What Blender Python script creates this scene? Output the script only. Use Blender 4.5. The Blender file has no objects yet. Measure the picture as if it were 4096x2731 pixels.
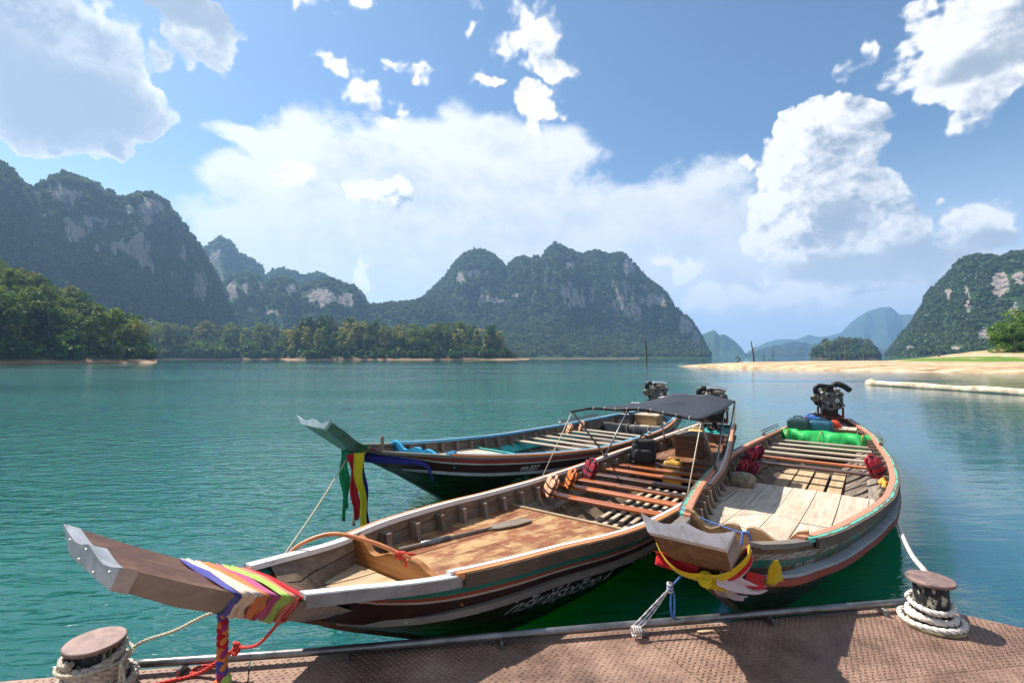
import bpy, bmesh, math, random
import numpy as np
from mathutils import Vector, Matrix
random.seed(7)
rng = np.random.default_rng(7)
SC = bpy.context.scene
COL = SC.collection
R = math.radians

# ---------------------------------------------------------------- camera
FPX, CX, CY = 1934.0, 2048.0, 1365.5          # 17 mm lens on a 36 mm sensor, 4096 px wide
PITCH = math.atan((1429.0 - CY) / FPX)
CAM_H = 2.1
cam = bpy.data.cameras.new('camera')
cam.lens = 17.0
cam.sensor_width = 36.0
cam.clip_start = 0.05
cam.clip_end = 40000
camo = bpy.data.objects.new('camera', cam)
COL.objects.link(camo)
camo.location = (0, 0, CAM_H)
camo.rotation_euler = (math.pi / 2 + PITCH, 0, 0)
SC.camera = camo
_c, _s = math.cos(PITCH), math.sin(PITCH)

def ray(px, py):
    x, y = (px - CX) / FPX, (CY - py) / FPX
    return np.array([x, _c - y * _s, _s + y * _c])

def at(px, py, z):
    """point of the horizontal plane at height z that a survey pixel of the photograph looks at"""
    r = ray(px, py)
    return Vector(r * ((z - CAM_H) / r[2])) + Vector((0, 0, CAM_H))

def atd(px, py, d):
    r = ray(px, py)
    return Vector(r * (d / r[1])) + Vector((0, 0, CAM_H))

F2N = 4096 / 2352.0
def azel(fx, fy):
    r = ray(fx * F2N, fy * F2N)
    return math.atan2(r[0], r[1]), math.atan2(r[2], math.hypot(r[0], r[1]))

# ---------------------------------------------------------------- light
SUN_EL, SUN_AZ = R(53), math.atan2(-0.86, 0.51)      # azimuth measured from +Y towards +X
sun_dir = Vector((math.sin(SUN_AZ) * math.cos(SUN_EL), math.cos(SUN_AZ) * math.cos(SUN_EL), math.sin(SUN_EL)))
sl = bpy.data.lights.new('sun', 'SUN')
sl.energy = 5.0
sl.angle = R(0.53)
sl.color = (1.0, 0.955, 0.88)
so = bpy.data.objects.new('sun', sl)
COL.objects.link(so)
so.rotation_euler = (-sun_dir).to_track_quat('-Z', 'Y').to_euler()
so.location = (-60, 40, 80)

SC.view_settings.view_transform = 'Standard'
SC.view_settings.look = 'None'
SC.view_settings.exposure = 0.78
SC.view_settings.gamma = 1.0
SC.view_settings.use_curve_mapping = False
SC.cycles.max_bounces = 6
SC.cycles.diffuse_bounces = 2
SC.cycles.glossy_bounces = 3
SC.cycles.transmission_bounces = 4
SC.cycles.volume_bounces = 1
SC.cycles.transparent_max_bounces = 6
SC.cycles.sample_clamp_indirect = 6.0
SC.cycles.sample_clamp_direct = 2.5
SC.cycles.caustics_reflective = False
SC.cycles.caustics_refractive = False
SC.cycles.use_denoising = True

# ---------------------------------------------------------------- node helpers
class NT:
    def __init__(self, tree):
        self.t = tree
    def n(self, typ, **kw):
        nd = self.t.nodes.new(typ)
        for k, v in kw.items():
            setattr(nd, k, v)
        return nd
    def link(self, a, b):
        self.t.links.new(a, b)
    def setin(self, sock, v):
        if isinstance(v, bpy.types.NodeSocket):
            self.t.links.new(v, sock)
        else:
            if sock.type == 'RGBA' and not isinstance(v, (int, float)) and len(v) == 3:
                v = (*v, 1)
            sock.default_value = v
    def m(self, op, a, b=None, c=None, clamp=False):
        nd = self.n('ShaderNodeMath', operation=op, use_clamp=clamp)
        self.setin(nd.inputs[0], a)
        if b is not None: self.setin(nd.inputs[1], b)
        if c is not None: self.setin(nd.inputs[2], c)
        return nd.outputs[0]
    def v(self, op, a, b=None, c=None, out=0):
        nd = self.n('ShaderNodeVectorMath', operation=op)
        self.setin(nd.inputs[0], a)
        if b is not None: self.setin(nd.inputs[1], b)
        if c is not None: self.setin(nd.inputs[2], c)
        return nd.outputs[out]
    def mr(self, x, a, b, c=0.0, d=1.0, smooth=True):
        nd = self.n('ShaderNodeMapRange', interpolation_type='SMOOTHSTEP' if smooth else 'LINEAR')
        self.setin(nd.inputs[0], x)
        for i, q in enumerate((a, b, c, d)):
            self.setin(nd.inputs[1 + i], q)
        return nd.outputs[0]
    def noise(self, vec, scale, detail=4, rough=0.55, dist=0.0, out='Fac', lac=2.0):
        nd = self.n('ShaderNodeTexNoise')
        self.setin(nd.inputs['Vector'], vec)
        self.setin(nd.inputs['Scale'], scale)
        self.setin(nd.inputs['Detail'], detail)
        self.setin(nd.inputs['Roughness'], rough)
        self.setin(nd.inputs['Lacunarity'], lac)
        self.setin(nd.inputs['Distortion'], dist)
        return nd.outputs[out]
    def mix(self, f, a, b, blend='MIX'):
        nd = self.n('ShaderNodeMix', data_type='RGBA', blend_type=blend)
        self.setin(nd.inputs[0], f)
        self.setin(nd.inputs[6], a)
        self.setin(nd.inputs[7], b)
        return nd.outputs[2]
    def ramp(self, f, stops, interp='LINEAR'):
        nd = self.n('ShaderNodeValToRGB')
        cr = nd.color_ramp
        cr.interpolation = interp
        while len(cr.elements) < len(stops):
            cr.elements.new(0.5)
        for e, (p, c) in zip(cr.elements, stops):
            e.position = p
            e.color = (*c, 1) if len(c) == 3 else c
        self.setin(nd.inputs[0], f)
        return nd.outputs[0]
    def bump(self, h, strength=0.5, dist=0.01, normal=None):
        nd = self.n('ShaderNodeBump')
        self.setin(nd.inputs['Height'], h)
        nd.inputs['Strength'].default_value = strength
        nd.inputs['Distance'].default_value = dist
        if normal is not None: self.link(normal, nd.inputs['Normal'])
        return nd.outputs[0]

def material(name):
    mt = bpy.data.materials.new(name)
    mt.use_nodes = True
    nt = NT(mt.node_tree)
    bsdf = mt.node_tree.nodes['Principled BSDF']
    return mt, nt, bsdf

def pset(nt, bsdf, **kw):
    names = dict(color='Base Color', rough='Roughness', metal='Metallic', normal='Normal', ior='IOR',
                 spec='Specular IOR Level', coat='Coat Weight', coatr='Coat Roughness', trans='Transmission Weight',
                 sub='Subsurface Weight', sheen='Sheen Weight', alpha='Alpha')
    for k, v in kw.items():
        nt.setin(bsdf.inputs[names[k]], v)

# ---------------------------------------------------------------- sky with clouds, laid out by compass bearing and elevation
W = bpy.data.worlds.new('World')
SC.world = W
W.use_nodes = True
W.cycles.sampling_method = 'NONE'
w = NT(W.node_tree)
for nd in list(W.node_tree.nodes):
    W.node_tree.nodes.remove(nd)
wout = w.n('ShaderNodeOutputWorld')
wbg = w.n('ShaderNodeBackground')
w.link(wbg.outputs[0], wout.inputs[0])
sky = w.n('ShaderNodeTexSky', sky_type='NISHITA', sun_disc=False, sun_elevation=SUN_EL, sun_rotation=SUN_AZ,
          altitude=100, air_density=1.0, dust_density=0.55, ozone_density=2.2)
tc = w.n('ShaderNodeTexCoord')
D = tc.outputs['Generated']
sx = w.n('ShaderNodeSeparateXYZ'); w.link(D, sx.inputs[0])
az = w.m('MULTIPLY', w.m('ARCTAN2', sx.outputs[0], sx.outputs[1]), 180 / math.pi)
el = w.m('MULTIPLY', w.m('ARCSINE', sx.outputs[2]), 180 / math.pi)
cb = w.n('ShaderNodeCombineXYZ'); w.link(az, cb.inputs[0]); w.link(el, cb.inputs[1])
P0 = cb.outputs[0]
# (F x, F y, radius x, radius y, weight) : each becomes a bearing and an elevation
CUMULUS = [(20, 130, 345, 180, 1.15), (215, 235, 140, 110, 1.0), (285, 318, 55, 38, .8), (110, 300, 70, 30, .55),
           (400, 10, 170, 62, .9), (440, 75, 95, 55, .72), (365, 125, 45, 48, .66),
           (735, 30, 45, 52, .5), (830, 12, 45, 42, .5), (990, 10, 18, 24, .42), (1080, 55, 30, 55, .42),
           (775, 160, 44, 36, .62), (835, 215, 66, 60, .6), (880, 130, 40, 30, .5), (945, 148, 40, 26, .5), (895, 262, 52, 46, .62),
           (1200, 80, 80, 66, .78), (1250, 140, 64, 66, .85), (1130, 190, 56, 30, .68), (1235, 235, 54, 52, .75),
           (1185, 25, 46, 40, .45),
           (690, 390, 88, 58, .62), (872, 440, 92, 72, .78),
           (1935, 268, 84, 74, .95), (1825, 305, 62, 56, .86), (1862, 385, 140, 96, 1.0), (1950, 470, 150, 110, 1.0), (1850, 520, 120, 100, .9),
           (2010, 565, 130, 76, .9), (1692, 405, 36, 40, .62),
           (2240, 80, 185, 120, 1.0), (2275, 170, 110, 74, .85), (2000, 132, 40, 32, .45),
           (2270, 540, 140, 72, .78), (2180, 470, 36, 26, .5),
           (1990, 622, 240, 54, .86), (1560, 610, 110, 44, .55), (1660, 690, 140, 56, .6), (1850, 700, 200, 60, .6), (820, 640, 44, 40, .55)]
BANK = [(930, 400, 340, 130, .9), (760, 470, 320, 100, .75), (1130, 380, 280, 130, .85), (1040, 560, 560, 200, 1.0), (1500, 560, 420, 170, .85),
        (1650, 680, 520, 170, .8), (740, 590, 290, 40, .6), (1150, 720, 660, 170, .8), (560, 325, 150, 40, .5), (1900, 740, 460, 120, .6)]

def conv(bl):
    out = []
    for fx, fy, rx, ry, wt in bl:
        a0, e0 = azel(fx, fy)
        a1, _ = azel(fx + (rx if fx < 1176 else -rx), fy)
        _, e1 = azel(fx, fy + ry)
        out.append((math.degrees(a0), math.degrees(e0), abs(math.degrees(a1 - a0)), abs(math.degrees(e1 - e0)), wt))
    return out

def field(P, blobs):
    """union of soft ellipses; 1 in the middle, 0 on the rim, below 0 outside"""
    acc = None
    for a0, e0, ra, re, wt in blobs:
        q = w.v('MULTIPLY_ADD', P, (1 / ra, 1 / re, 0), (-a0 / ra, -e0 / re, math.sqrt(max(0, 1 - wt))))
        d = w.v('DOT_PRODUCT', q, q, out='Value')
        acc = d if acc is None else w.m('MINIMUM', acc, d)
    return w.m('MAXIMUM', w.m('SUBTRACT', 1.0, acc), -0.7)

def behind(Dv):
    """scattered clouds over the rest of the sky, away from the view"""
    nz = w.noise(Dv, 3.2, 3, .55)
    return w.m('MULTIPLY_ADD', nz, 3.2, -2.05)

cB, cC = conv(BANK), conv(CUMULUS)
warp = w.v('MULTIPLY', w.v('SUBTRACT', w.noise(D, 7.0, 2, .5, out='Color'), (.5, .5, .5)), (9, 8, 0))
warp2 = w.v('MULTIPLY', w.v('SUBTRACT', w.noise(D, 22.0, 2, .6, out='Color'), (.5, .5, .5)), (5.0, 5.0, 0))
Pw = w.v('ADD', w.v('ADD', P0, warp), warp2)
front = w.mr(sx.outputs[1], -0.15, 0.3)
# direction towards the sun in bearing and elevation
sunp = (math.degrees(SUN_AZ), math.degrees(SUN_EL), 0)
tos = w.v('NORMALIZE', w.v('SUBTRACT', sunp, P0))
def bigfield(P, blobs, Dv):
    f = field(P, blobs)
    b = behind(Dv)
    return w.m('ADD', w.m('MULTIPLY', f, front), w.m('MULTIPLY', b, w.m('SUBTRACT', 1.0, front)))
fcol = bigfield(Pw, cC, D)
fs = bigfield(w.v('MULTIPLY_ADD', tos, (3.4, 3.4, 0), Pw), [q for q in cC if q[4] >= .72], w.v('ADD', D, (0, 0, .08)))
Dn = w.v('ADD', w.v('MULTIPLY', D, (1, 1, 1.25)), w.v('MULTIPLY', warp2, (.006, .006, 0)))
SD = tuple(0.030 * c for c in (sun_dir.x, sun_dir.y, sun_dir.z * .9))
def puff(v):
    acc = None
    for sc, amp in ((12, .5), (27, .34), (60, .20), (130, .10)):
        q = w.m('ABSOLUTE', w.m('MULTIPLY_ADD', w.noise(v, sc, 0, .5), 2.0, -1.0))
        acc = w.m('MULTIPLY', q, amp) if acc is None else w.m('MULTIPLY_ADD', q, amp, acc)
    return acc
n1 = w.noise(Dn, 11.0, 9, .68)
p1 = puff(Dn)
p2 = puff(w.v('ADD', Dn, SD))
crisp = w.m('MAXIMUM', w.mr(fcol, .12, .58, .15, 1.0), w.m('MULTIPLY', w.mr(field(Pw, [q for q in cC if q[4] >= .86]), -.45, .05), front))
dens = w.m('ADD', fcol, w.m('ADD', w.m('MULTIPLY_ADD', n1, 2.3, -1.20), w.m('MULTIPLY', w.m('MULTIPLY', p1, 1.25), crisp)))
dsun = w.m('ADD', fs, w.m('MULTIPLY_ADD', n1, 1.3, -0.62))
alpha = w.mr(dens, -0.14, w.m('MULTIPLY_ADD', crisp, -.80, 1.20))
back = w.mr(az, -38, -12, 1.0, 0.0)                     # clouds near the sun are seen against the light
thick = w.m('ADD', w.m('MULTIPLY', dens, back), w.m('MULTIPLY', dsun, w.m('SUBTRACT', 1.0, back)))
kk = w.m('MULTIPLY_ADD', back, .55, 1.35)
shade = w.m('EXPONENT', w.m('MULTIPLY', w.m('MULTIPLY', w.m('MAXIMUM', thick, 0.0), -1.0), kk))
relief = w.m('MULTIPLY', w.m('SUBTRACT', p1, p2), w.m('MULTIPLY_ADD', back, -1.0, 1.9))
lit = w.m('ADD', w.m('MULTIPLY_ADD', shade, 1.12, .02), relief, clamp=True)
ccol = w.mix(lit, (0.27, 0.325, 0.40), (0.76, 0.755, 0.75))
GREY = [(2000, 608, 260, 44, 1), (90, 215, 300, 130, 1), (420, 15, 190, 55, 1), (2280, 550, 100, 34, 1), (1930, 500, 60, 60, .8), (2230, 150, 120, 50, .8)]
gb = w.m('MULTIPLY', w.mr(w.m('ADD', field(w.v('ADD', P0, w.v('MULTIPLY', warp2, (.9, .6, 0))), conv(GREY)), w.m('MULTIPLY_ADD', n1, 1.0, -.5)), -.25, .75), front)
ccol = w.mix(w.m('MULTIPLY', gb, .9), ccol, (0.255, 0.315, 0.385))
# the high bank: softer, streaky
Pb = w.v('ADD', P0, w.v('MULTIPLY', warp, (1.0, .6, 0)))
fb = w.m('MULTIPLY', field(Pb, cB), front)
nb = w.noise(w.v('ADD', w.v('MULTIPLY', D, (1, 1, 2.0)), w.v('MULTIPLY', warp, (.012, .012, .0))), 6.0, 6, .52)
db = w.m('ADD', fb, w.m('MULTIPLY_ADD', nb, 1.9, -0.98))
ab = w.m('MULTIPLY', w.mr(w.m('MULTIPLY_ADD', p1, .5, db), -0.12, 0.40), 0.95)
bcol = w.mix(w.mr(el, 4, 24, .80, .0), w.mix(w.mr(w.m('ADD', w.m('MULTIPLY', nb, -1.1), w.m('ADD', w.m('MULTIPLY', fb, .5), w.m('MULTIPLY_ADD', n1, -1.2, 1.05))), 0.05, .75), (0.70, 0.705, 0.715), (0.40, 0.455, 0.53)), (0.47, 0.535, 0.615))
K_SKY = 0.075
skyc = w.v('MULTIPLY', sky.outputs[0], (0.88, 1.03, 1.08))
skyc = w.mix(w.mr(el, 0.0, 22.0, 0.85, 0.0), skyc, (0.44 / K_SKY, 0.52 / K_SKY, 0.61 / K_SKY))
bcol = w.v('MULTIPLY', bcol, (0.86 / K_SKY,) * 3)
ccol = w.v('MULTIPLY', ccol, (0.86 / K_SKY,) * 3)
c1 = w.mix(ab, skyc, bcol)
ccol = w.mix(w.mr(el, 2.0, 16.0, 0.6, 0.0), ccol, (0.48 / K_SKY, 0.52 / K_SKY, 0.57 / K_SKY))
c2 = w.mix(alpha, c1, ccol)
# below the horizon (never seen past the lake) keep the plain sky
c3 = w.mix(w.mr(el, -1.0, 1.5), skyc, c2)
w.link(c3, wbg.inputs[0])
wbg.inputs[1].default_value = K_SKY
# ---------------------------------------------------------------- geometry helpers
def mesh_from(name, verts, faces, smooth=False):
    me = bpy.data.meshes.new(name)
    me.from_pydata([tuple(v) for v in verts], [], [tuple(f) for f in faces])
    if smooth:
        me.polygons.foreach_set('use_smooth', [True] * len(me.polygons))
    me.update()
    return me

def link(name, me, mat=None, parent=None, loc=None, rot=None, scale=None):
    o = bpy.data.objects.new(name, me)
    COL.objects.link(o)
    if mat is not None and me is not None and len(me.materials) == 0:
        for q in (mat if isinstance(mat, (list, tuple)) else [mat]):
            me.materials.append(q)
    if parent is not None: o.parent = parent
    if loc is not None: o.location = loc
    if rot is not None: o.rotation_euler = rot
    if scale is not None: o.scale = scale
    return o

def tag(o, label=None, cat=None, group=None, kind=None):
    if label: o['label'] = label
    if cat: o['category'] = cat
    if group: o['group'] = group
    if kind: o['kind'] = kind
    return o

def empty(name, loc, rz=0.0, label=None, cat=None, group=None):
    o = bpy.data.objects.new(name, None)
    COL.objects.link(o)
    o.empty_display_size = 0.2
    o.location = loc
    o.rotation_euler = (0, 0, rz)
    return tag(o, label, cat, group)

class MB:
    """collects simple solids and links them as one mesh object"""
    def __init__(self):
        self.v, self.f, self.mi = [], [], []
        self.uv = None
    def add(self, vs, fs, mi=0):
        k = len(self.v)
        self.v += [tuple(p) for p in vs]
        self.f += [tuple(i + k for i in f) for f in fs]
        self.mi += [mi] * len(fs)
        return self
    def box(self, c, s, b=0.0, rot=None, mi=0):
        hx, hy, hz = s[0] / 2, s[1] / 2, s[2] / 2
        b = min(b, hx * .9, hy * .9, hz * .9)
        if b <= 0:
            vs = [(x, y, z) for x in (-hx, hx) for y in (-hy, hy) for z in (-hz, hz)]
            fs = [(0, 1, 3, 2), (4, 6, 7, 5), (0, 4, 5, 1), (2, 3, 7, 6), (0, 2, 6, 4), (1, 5, 7, 3)]
        else:
            vs, idx = [], {}
            for sx_ in (-1, 1):
                for sy_ in (-1, 1):
                    for sz_ in (-1, 1):
                        for ax in range(3):
                            p = [sx_ * (hx - b), sy_ * (hy - b), sz_ * (hz - b)]
                            p[ax] = (sx_ * hx, sy_ * hy, sz_ * hz)[ax]
                            idx[(sx_, sy_, sz_, ax)] = len(vs)
                            vs.append(tuple(p))
            fs = []
            for ax in range(3):
                o1, o2 = [(1, 2), (2, 0), (0, 1)][ax]
                for sg in (-1, 1):
                    q = []
                    for a1, a2 in ((-1, -1), (1, -1), (1, 1), (-1, 1)):
                        s3 = [0, 0, 0]; s3[ax] = sg; s3[o1] = a1; s3[o2] = a2
                        q.append(idx[(*s3, ax)])
                    fs.append(q if sg > 0 else q[::-1])
            for ax in range(3):          # edges along ax
                o1, o2 = [(1, 2), (2, 0), (0, 1)][ax]
                for a1 in (-1, 1):
                    for a2 in (-1, 1):
                        lo, hi = [0, 0, 0], [0, 0, 0]
                        lo[ax], hi[ax] = -1, 1
                        lo[o1] = hi[o1] = a1; lo[o2] = hi[o2] = a2
                        q = [idx[(*lo, o1)], idx[(*hi, o1)], idx[(*hi, o2)], idx[(*lo, o2)]]
                        fs.append(q if a1 * a2 < 0 else q[::-1])
            for sx_ in (-1, 1):
                for sy_ in (-1, 1):
                    for sz_ in (-1, 1):
                        q = [idx[(sx_, sy_, sz_, a)] for a in range(3)]
                        fs.append(q if sx_ * sy_ * sz_ > 0 else q[::-1])
        if rot is not None:
            M = rot if isinstance(rot, Matrix) else Matrix.Rotation(rot, 3, 'Z')
            vs = [M @ Vector(p) for p in vs]
        vs = [(p[0] + c[0], p[1] + c[1], p[2] + c[2]) for p in vs]
        return self.add(vs, fs, mi)
    def loft(self, rings, closed=True, cap=True, mi=0):
        n = len(rings[0])
        vs = [p for r in rings for p in r]
        fs = []
        m = n if closed else n - 1
        for i in range(len(rings) - 1):
            for j in range(m):
                a, b2 = i * n + j, i * n + (j + 1) % n
                fs.append((a, b2, b2 + n, a + n))
        if cap and closed:
            fs.append(tuple(range(n))[::-1])
            fs.append(tuple((len(rings) - 1) * n + j for j in range(n)))
        return self.add(vs, fs, mi)
    def tube(self, pts, r, n=8, mi=0, cap=True):
        return self.loft(tube_rings(pts, r, n), True, cap, mi)
    def prism(self, outline, axis, a, b, mi=0):
        """outline of 2-D points extruded along axis ('x','y','z') from a to b"""
        def p3(q, h):
            return {'x': (h, q[0], q[1]), 'y': (q[0], h, q[1]), 'z': (q[0], q[1], h)}[axis]
        n = len(outline)
        vs = [p3(q, a) for q in outline] + [p3(q, b) for q in outline]
        fs = [tuple(range(n))[::-1], tuple(range(n, 2 * n))] + [(i, (i + 1) % n, (i + 1) % n + n, i + n) for i in range(n)]
        return self.add(vs, fs, mi)
    def mesh(self, name, smooth=False):
        me = mesh_from(name, self.v, self.f, smooth)
        if any(self.mi):
            me.polygons.foreach_set('material_index', self.mi)
        return me
    def fixn(self, me):
        bm = bmesh.new(); bm.from_mesh(me)
        bmesh.ops.recalc_face_normals(bm, faces=bm.faces)
        bm.to_mesh(me); bm.free()
    def build(self, name, mat, parent=None, smooth=False, label=None, fix=True, **kw):
        me = self.mesh(name, smooth)
        if fix: self.fixn(me)
        o = link(name, me, mat, parent, **kw)
        if label: o['label'] = label
        if smooth == 'auto':
            pass
        return o

def tube_rings(pts, r, n=8):
    pts = [Vector(p) for p in pts]
    rs = r if isinstance(r, (list, tuple, np.ndarray)) else [r] * len(pts)
    up = None
    rings = []
    for i, p in enumerate(pts):
        t = (pts[min(i + 1, len(pts) - 1)] - pts[max(i - 1, 0)])
        t = t.normalized() if t.length > 1e-9 else Vector((0, 0, 1))
        if up is None:
            up = Vector((0, 0, 1)) if abs(t.z) < .9 else Vector((1, 0, 0))
        up = (up - t * up.dot(t))
        if up.length < 1e-6:
            up = t.orthogonal()
        up.normalize()
        sd = t.cross(up)
        rings.append([p + (up * math.cos(a) + sd * math.sin(a)) * rs[i] for a in [2 * math.pi * k / n for k in range(n)]])
    return rings

def spline(pts, n=24):
    """Catmull-Rom through the points"""
    P = [Vector(p) for p in pts]
    P = [P[0] * 2 - P[1]] + P + [P[-1] * 2 - P[-2]]
    out = []
    segs = len(P) - 3
    for i in range(segs):
        k = max(2, n // segs)
        for j in range(k + (1 if i == segs - 1 else 0)):
            t = j / k
            a, b, c, d = P[i:i + 4]
            out.append(0.5 * ((2 * b) + (c - a) * t + (2 * a - 5 * b + 4 * c - d) * t * t + (3 * b - a - 3 * c + d) * t ** 3))
    return out

def sag(a, b, drop, n=16):
    a, b = Vector(a), Vector(b)
    return [a.lerp(b, i / n) - Vector((0, 0, drop * 4 * (i / n) * (1 - i / n))) for i in range(n + 1)]

def rope_mb(mb, pts, r, turns_per_m=12, strands=3, n=6, mi=0, step=None):
    """three-strand laid rope along a path"""
    pts = [Vector(p) for p in pts]
    L = [0]
    for i in range(1, len(pts)):
        L.append(L[-1] + (pts[i] - pts[i - 1]).length)
    step = step or r * 1.1
    N = max(4, int(L[-1] / step))
    cs = np.linspace(0, L[-1], N)
    P = np.array(pts)
    C = np.stack([np.interp(cs, L, P[:, k]) for k in range(3)], 1)
    up = None
    fr = []
    for i in range(N):
        t = Vector(C[min(i + 1, N - 1)] - C[max(i - 1, 0)]).normalized()
        if up is None: up = Vector((0, 0, 1)) if abs(t.z) < .9 else Vector((1, 0, 0))
        up = (up - t * up.dot(t)).normalized()
        fr.append((up.copy(), t.cross(up)))
    for k in range(strands):
        path = []
        for i in range(N):
            a = 2 * math.pi * (cs[i] * turns_per_m + k / strands)
            u, s_ = fr[i]
            path.append(Vector(C[i]) + (u * math.cos(a) + s_ * math.sin(a)) * r * .5)
        mb.tube(path, r * .55, n, mi)
    return mb

def herm(xs, ys):
    xs, ys = np.array(xs, float), np.array(ys, float)
    m = np.gradient(ys, xs)
    def f(x):
        x = np.clip(np.asarray(x, float), xs[0], xs[-1])
        i = np.clip(np.searchsorted(xs, x) - 1, 0, len(xs) - 2)
        h = xs[i + 1] - xs[i]
        t = (x - xs[i]) / h
        r_ = (2 * t ** 3 - 3 * t ** 2 + 1) * ys[i] + (t ** 3 - 2 * t ** 2 + t) * h * m[i] + (-2 * t ** 3 + 3 * t ** 2) * ys[i + 1] + (t ** 3 - t ** 2) * h * m[i + 1]
        return r_ if r_.ndim else float(r_)
    return f

# lattice noise, vectorised
_perm = np.random.default_rng(11).random((256, 256)).astype(np.float64)
def vnoise(x, y):
    xi, yi = np.floor(x).astype(int), np.floor(y).astype(int)
    fx, fy = x - xi, y - yi
    fx, fy = fx * fx * (3 - 2 * fx), fy * fy * (3 - 2 * fy)
    g = lambda a, b: _perm[a & 255, b & 255]
    return (g(xi, yi) * (1 - fx) + g(xi + 1, yi) * fx) * (1 - fy) + (g(xi, yi + 1) * (1 - fx) + g(xi + 1, yi + 1) * fx) * fy
def fbm(x, y, o=5, gain=.5):
    a, s_, t = 1.0, 0.0, 0.0
    x, y = np.asarray(x, float), np.asarray(y, float)
    for i in range(o):
        s_ = s_ + a * vnoise(x + 17.3 * i, y - 9.1 * i)
        t += a
        a *= gain
        x, y = x * 2.03, y * 2.03
    return s_ / t

# ---------------------------------------------------------------- materials for the place
def mat_plain(name, col, rough=.6, metal=0.0, var=.15, nscale=12, bump=.0, spec=.5, rnd=.0, coat=0.0):
    mt, nt, b = material(name)
    tcn = nt.n('ShaderNodeTexCoord').outputs['Object']
    nz = nt.noise(tcn, nscale, 5, .6)
    lo = tuple(c * (1 - var) for c in col)
    hi = tuple(min(1, c * (1 + var)) for c in col)
    c = nt.mix(nt.mr(nz, .3, .7), lo, hi)
    if rnd:
        oi = nt.n('ShaderNodeObjectInfo').outputs['Random']
        c = nt.mix(1.0, c, nt.ramp(oi, [(0, (1 - rnd,) * 3), (1, (1 + 0 * rnd,) * 3)]), 'MULTIPLY')
    pset(nt, b, color=c, rough=nt.mr(nz, .2, .8, max(.02, rough - .1), min(1, rough + .1)), metal=metal, spec=spec, coat=coat)
    if bump:
        pset(nt, b, normal=nt.bump(nz, bump, .01))
    return mt

def mat_leaf(name, cols, trans=.35):
    mt, nt, b = material(name)
    oi = nt.n('ShaderNodeObjectInfo').outputs['Random']
    tcn = nt.n('ShaderNodeTexCoord').outputs['Object']
    nz = nt.noise(tcn, .35, 3, .6)
    base = nt.ramp(oi, [(i / max(1, len(cols) - 1), c) for i, c in enumerate(cols)])
    c = nt.mix(nt.mr(nz, .3, .75), nt.v('MULTIPLY', base, (.50, .58, .50)), nt.v('MULTIPLY', base, (1.45, 1.35, 1.1)))
    out = nt.t.nodes['Material Output']
    df = nt.n('ShaderNodeBsdfDiffuse'); nt.link(c, df.inputs[0])
    tr = nt.n('ShaderNodeBsdfTranslucent'); nt.link(nt.v('MULTIPLY', c, (1.5, 1.7, .7)), tr.inputs[0])
    gl = nt.n('ShaderNodeBsdfGlossy'); gl.inputs['Roughness'].default_value = .45; gl.inputs[0].default_value = (.9, .95, 1, 1)
    m1 = nt.n('ShaderNodeMixShader'); m1.inputs[0].default_value = trans
    nt.link(df.outputs[0], m1.inputs[1]); nt.link(tr.outputs[0], m1.inputs[2])
    m2 = nt.n('ShaderNodeMixShader'); m2.inputs[0].default_value = .035
    nt.link(m1.outputs[0], m2.inputs[1]); nt.link(gl.outputs[0], m2.inputs[2])
    nt.link(m2.outputs[0], out.inputs[0])
    nt.t.nodes.remove(b)
    return mt
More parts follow.
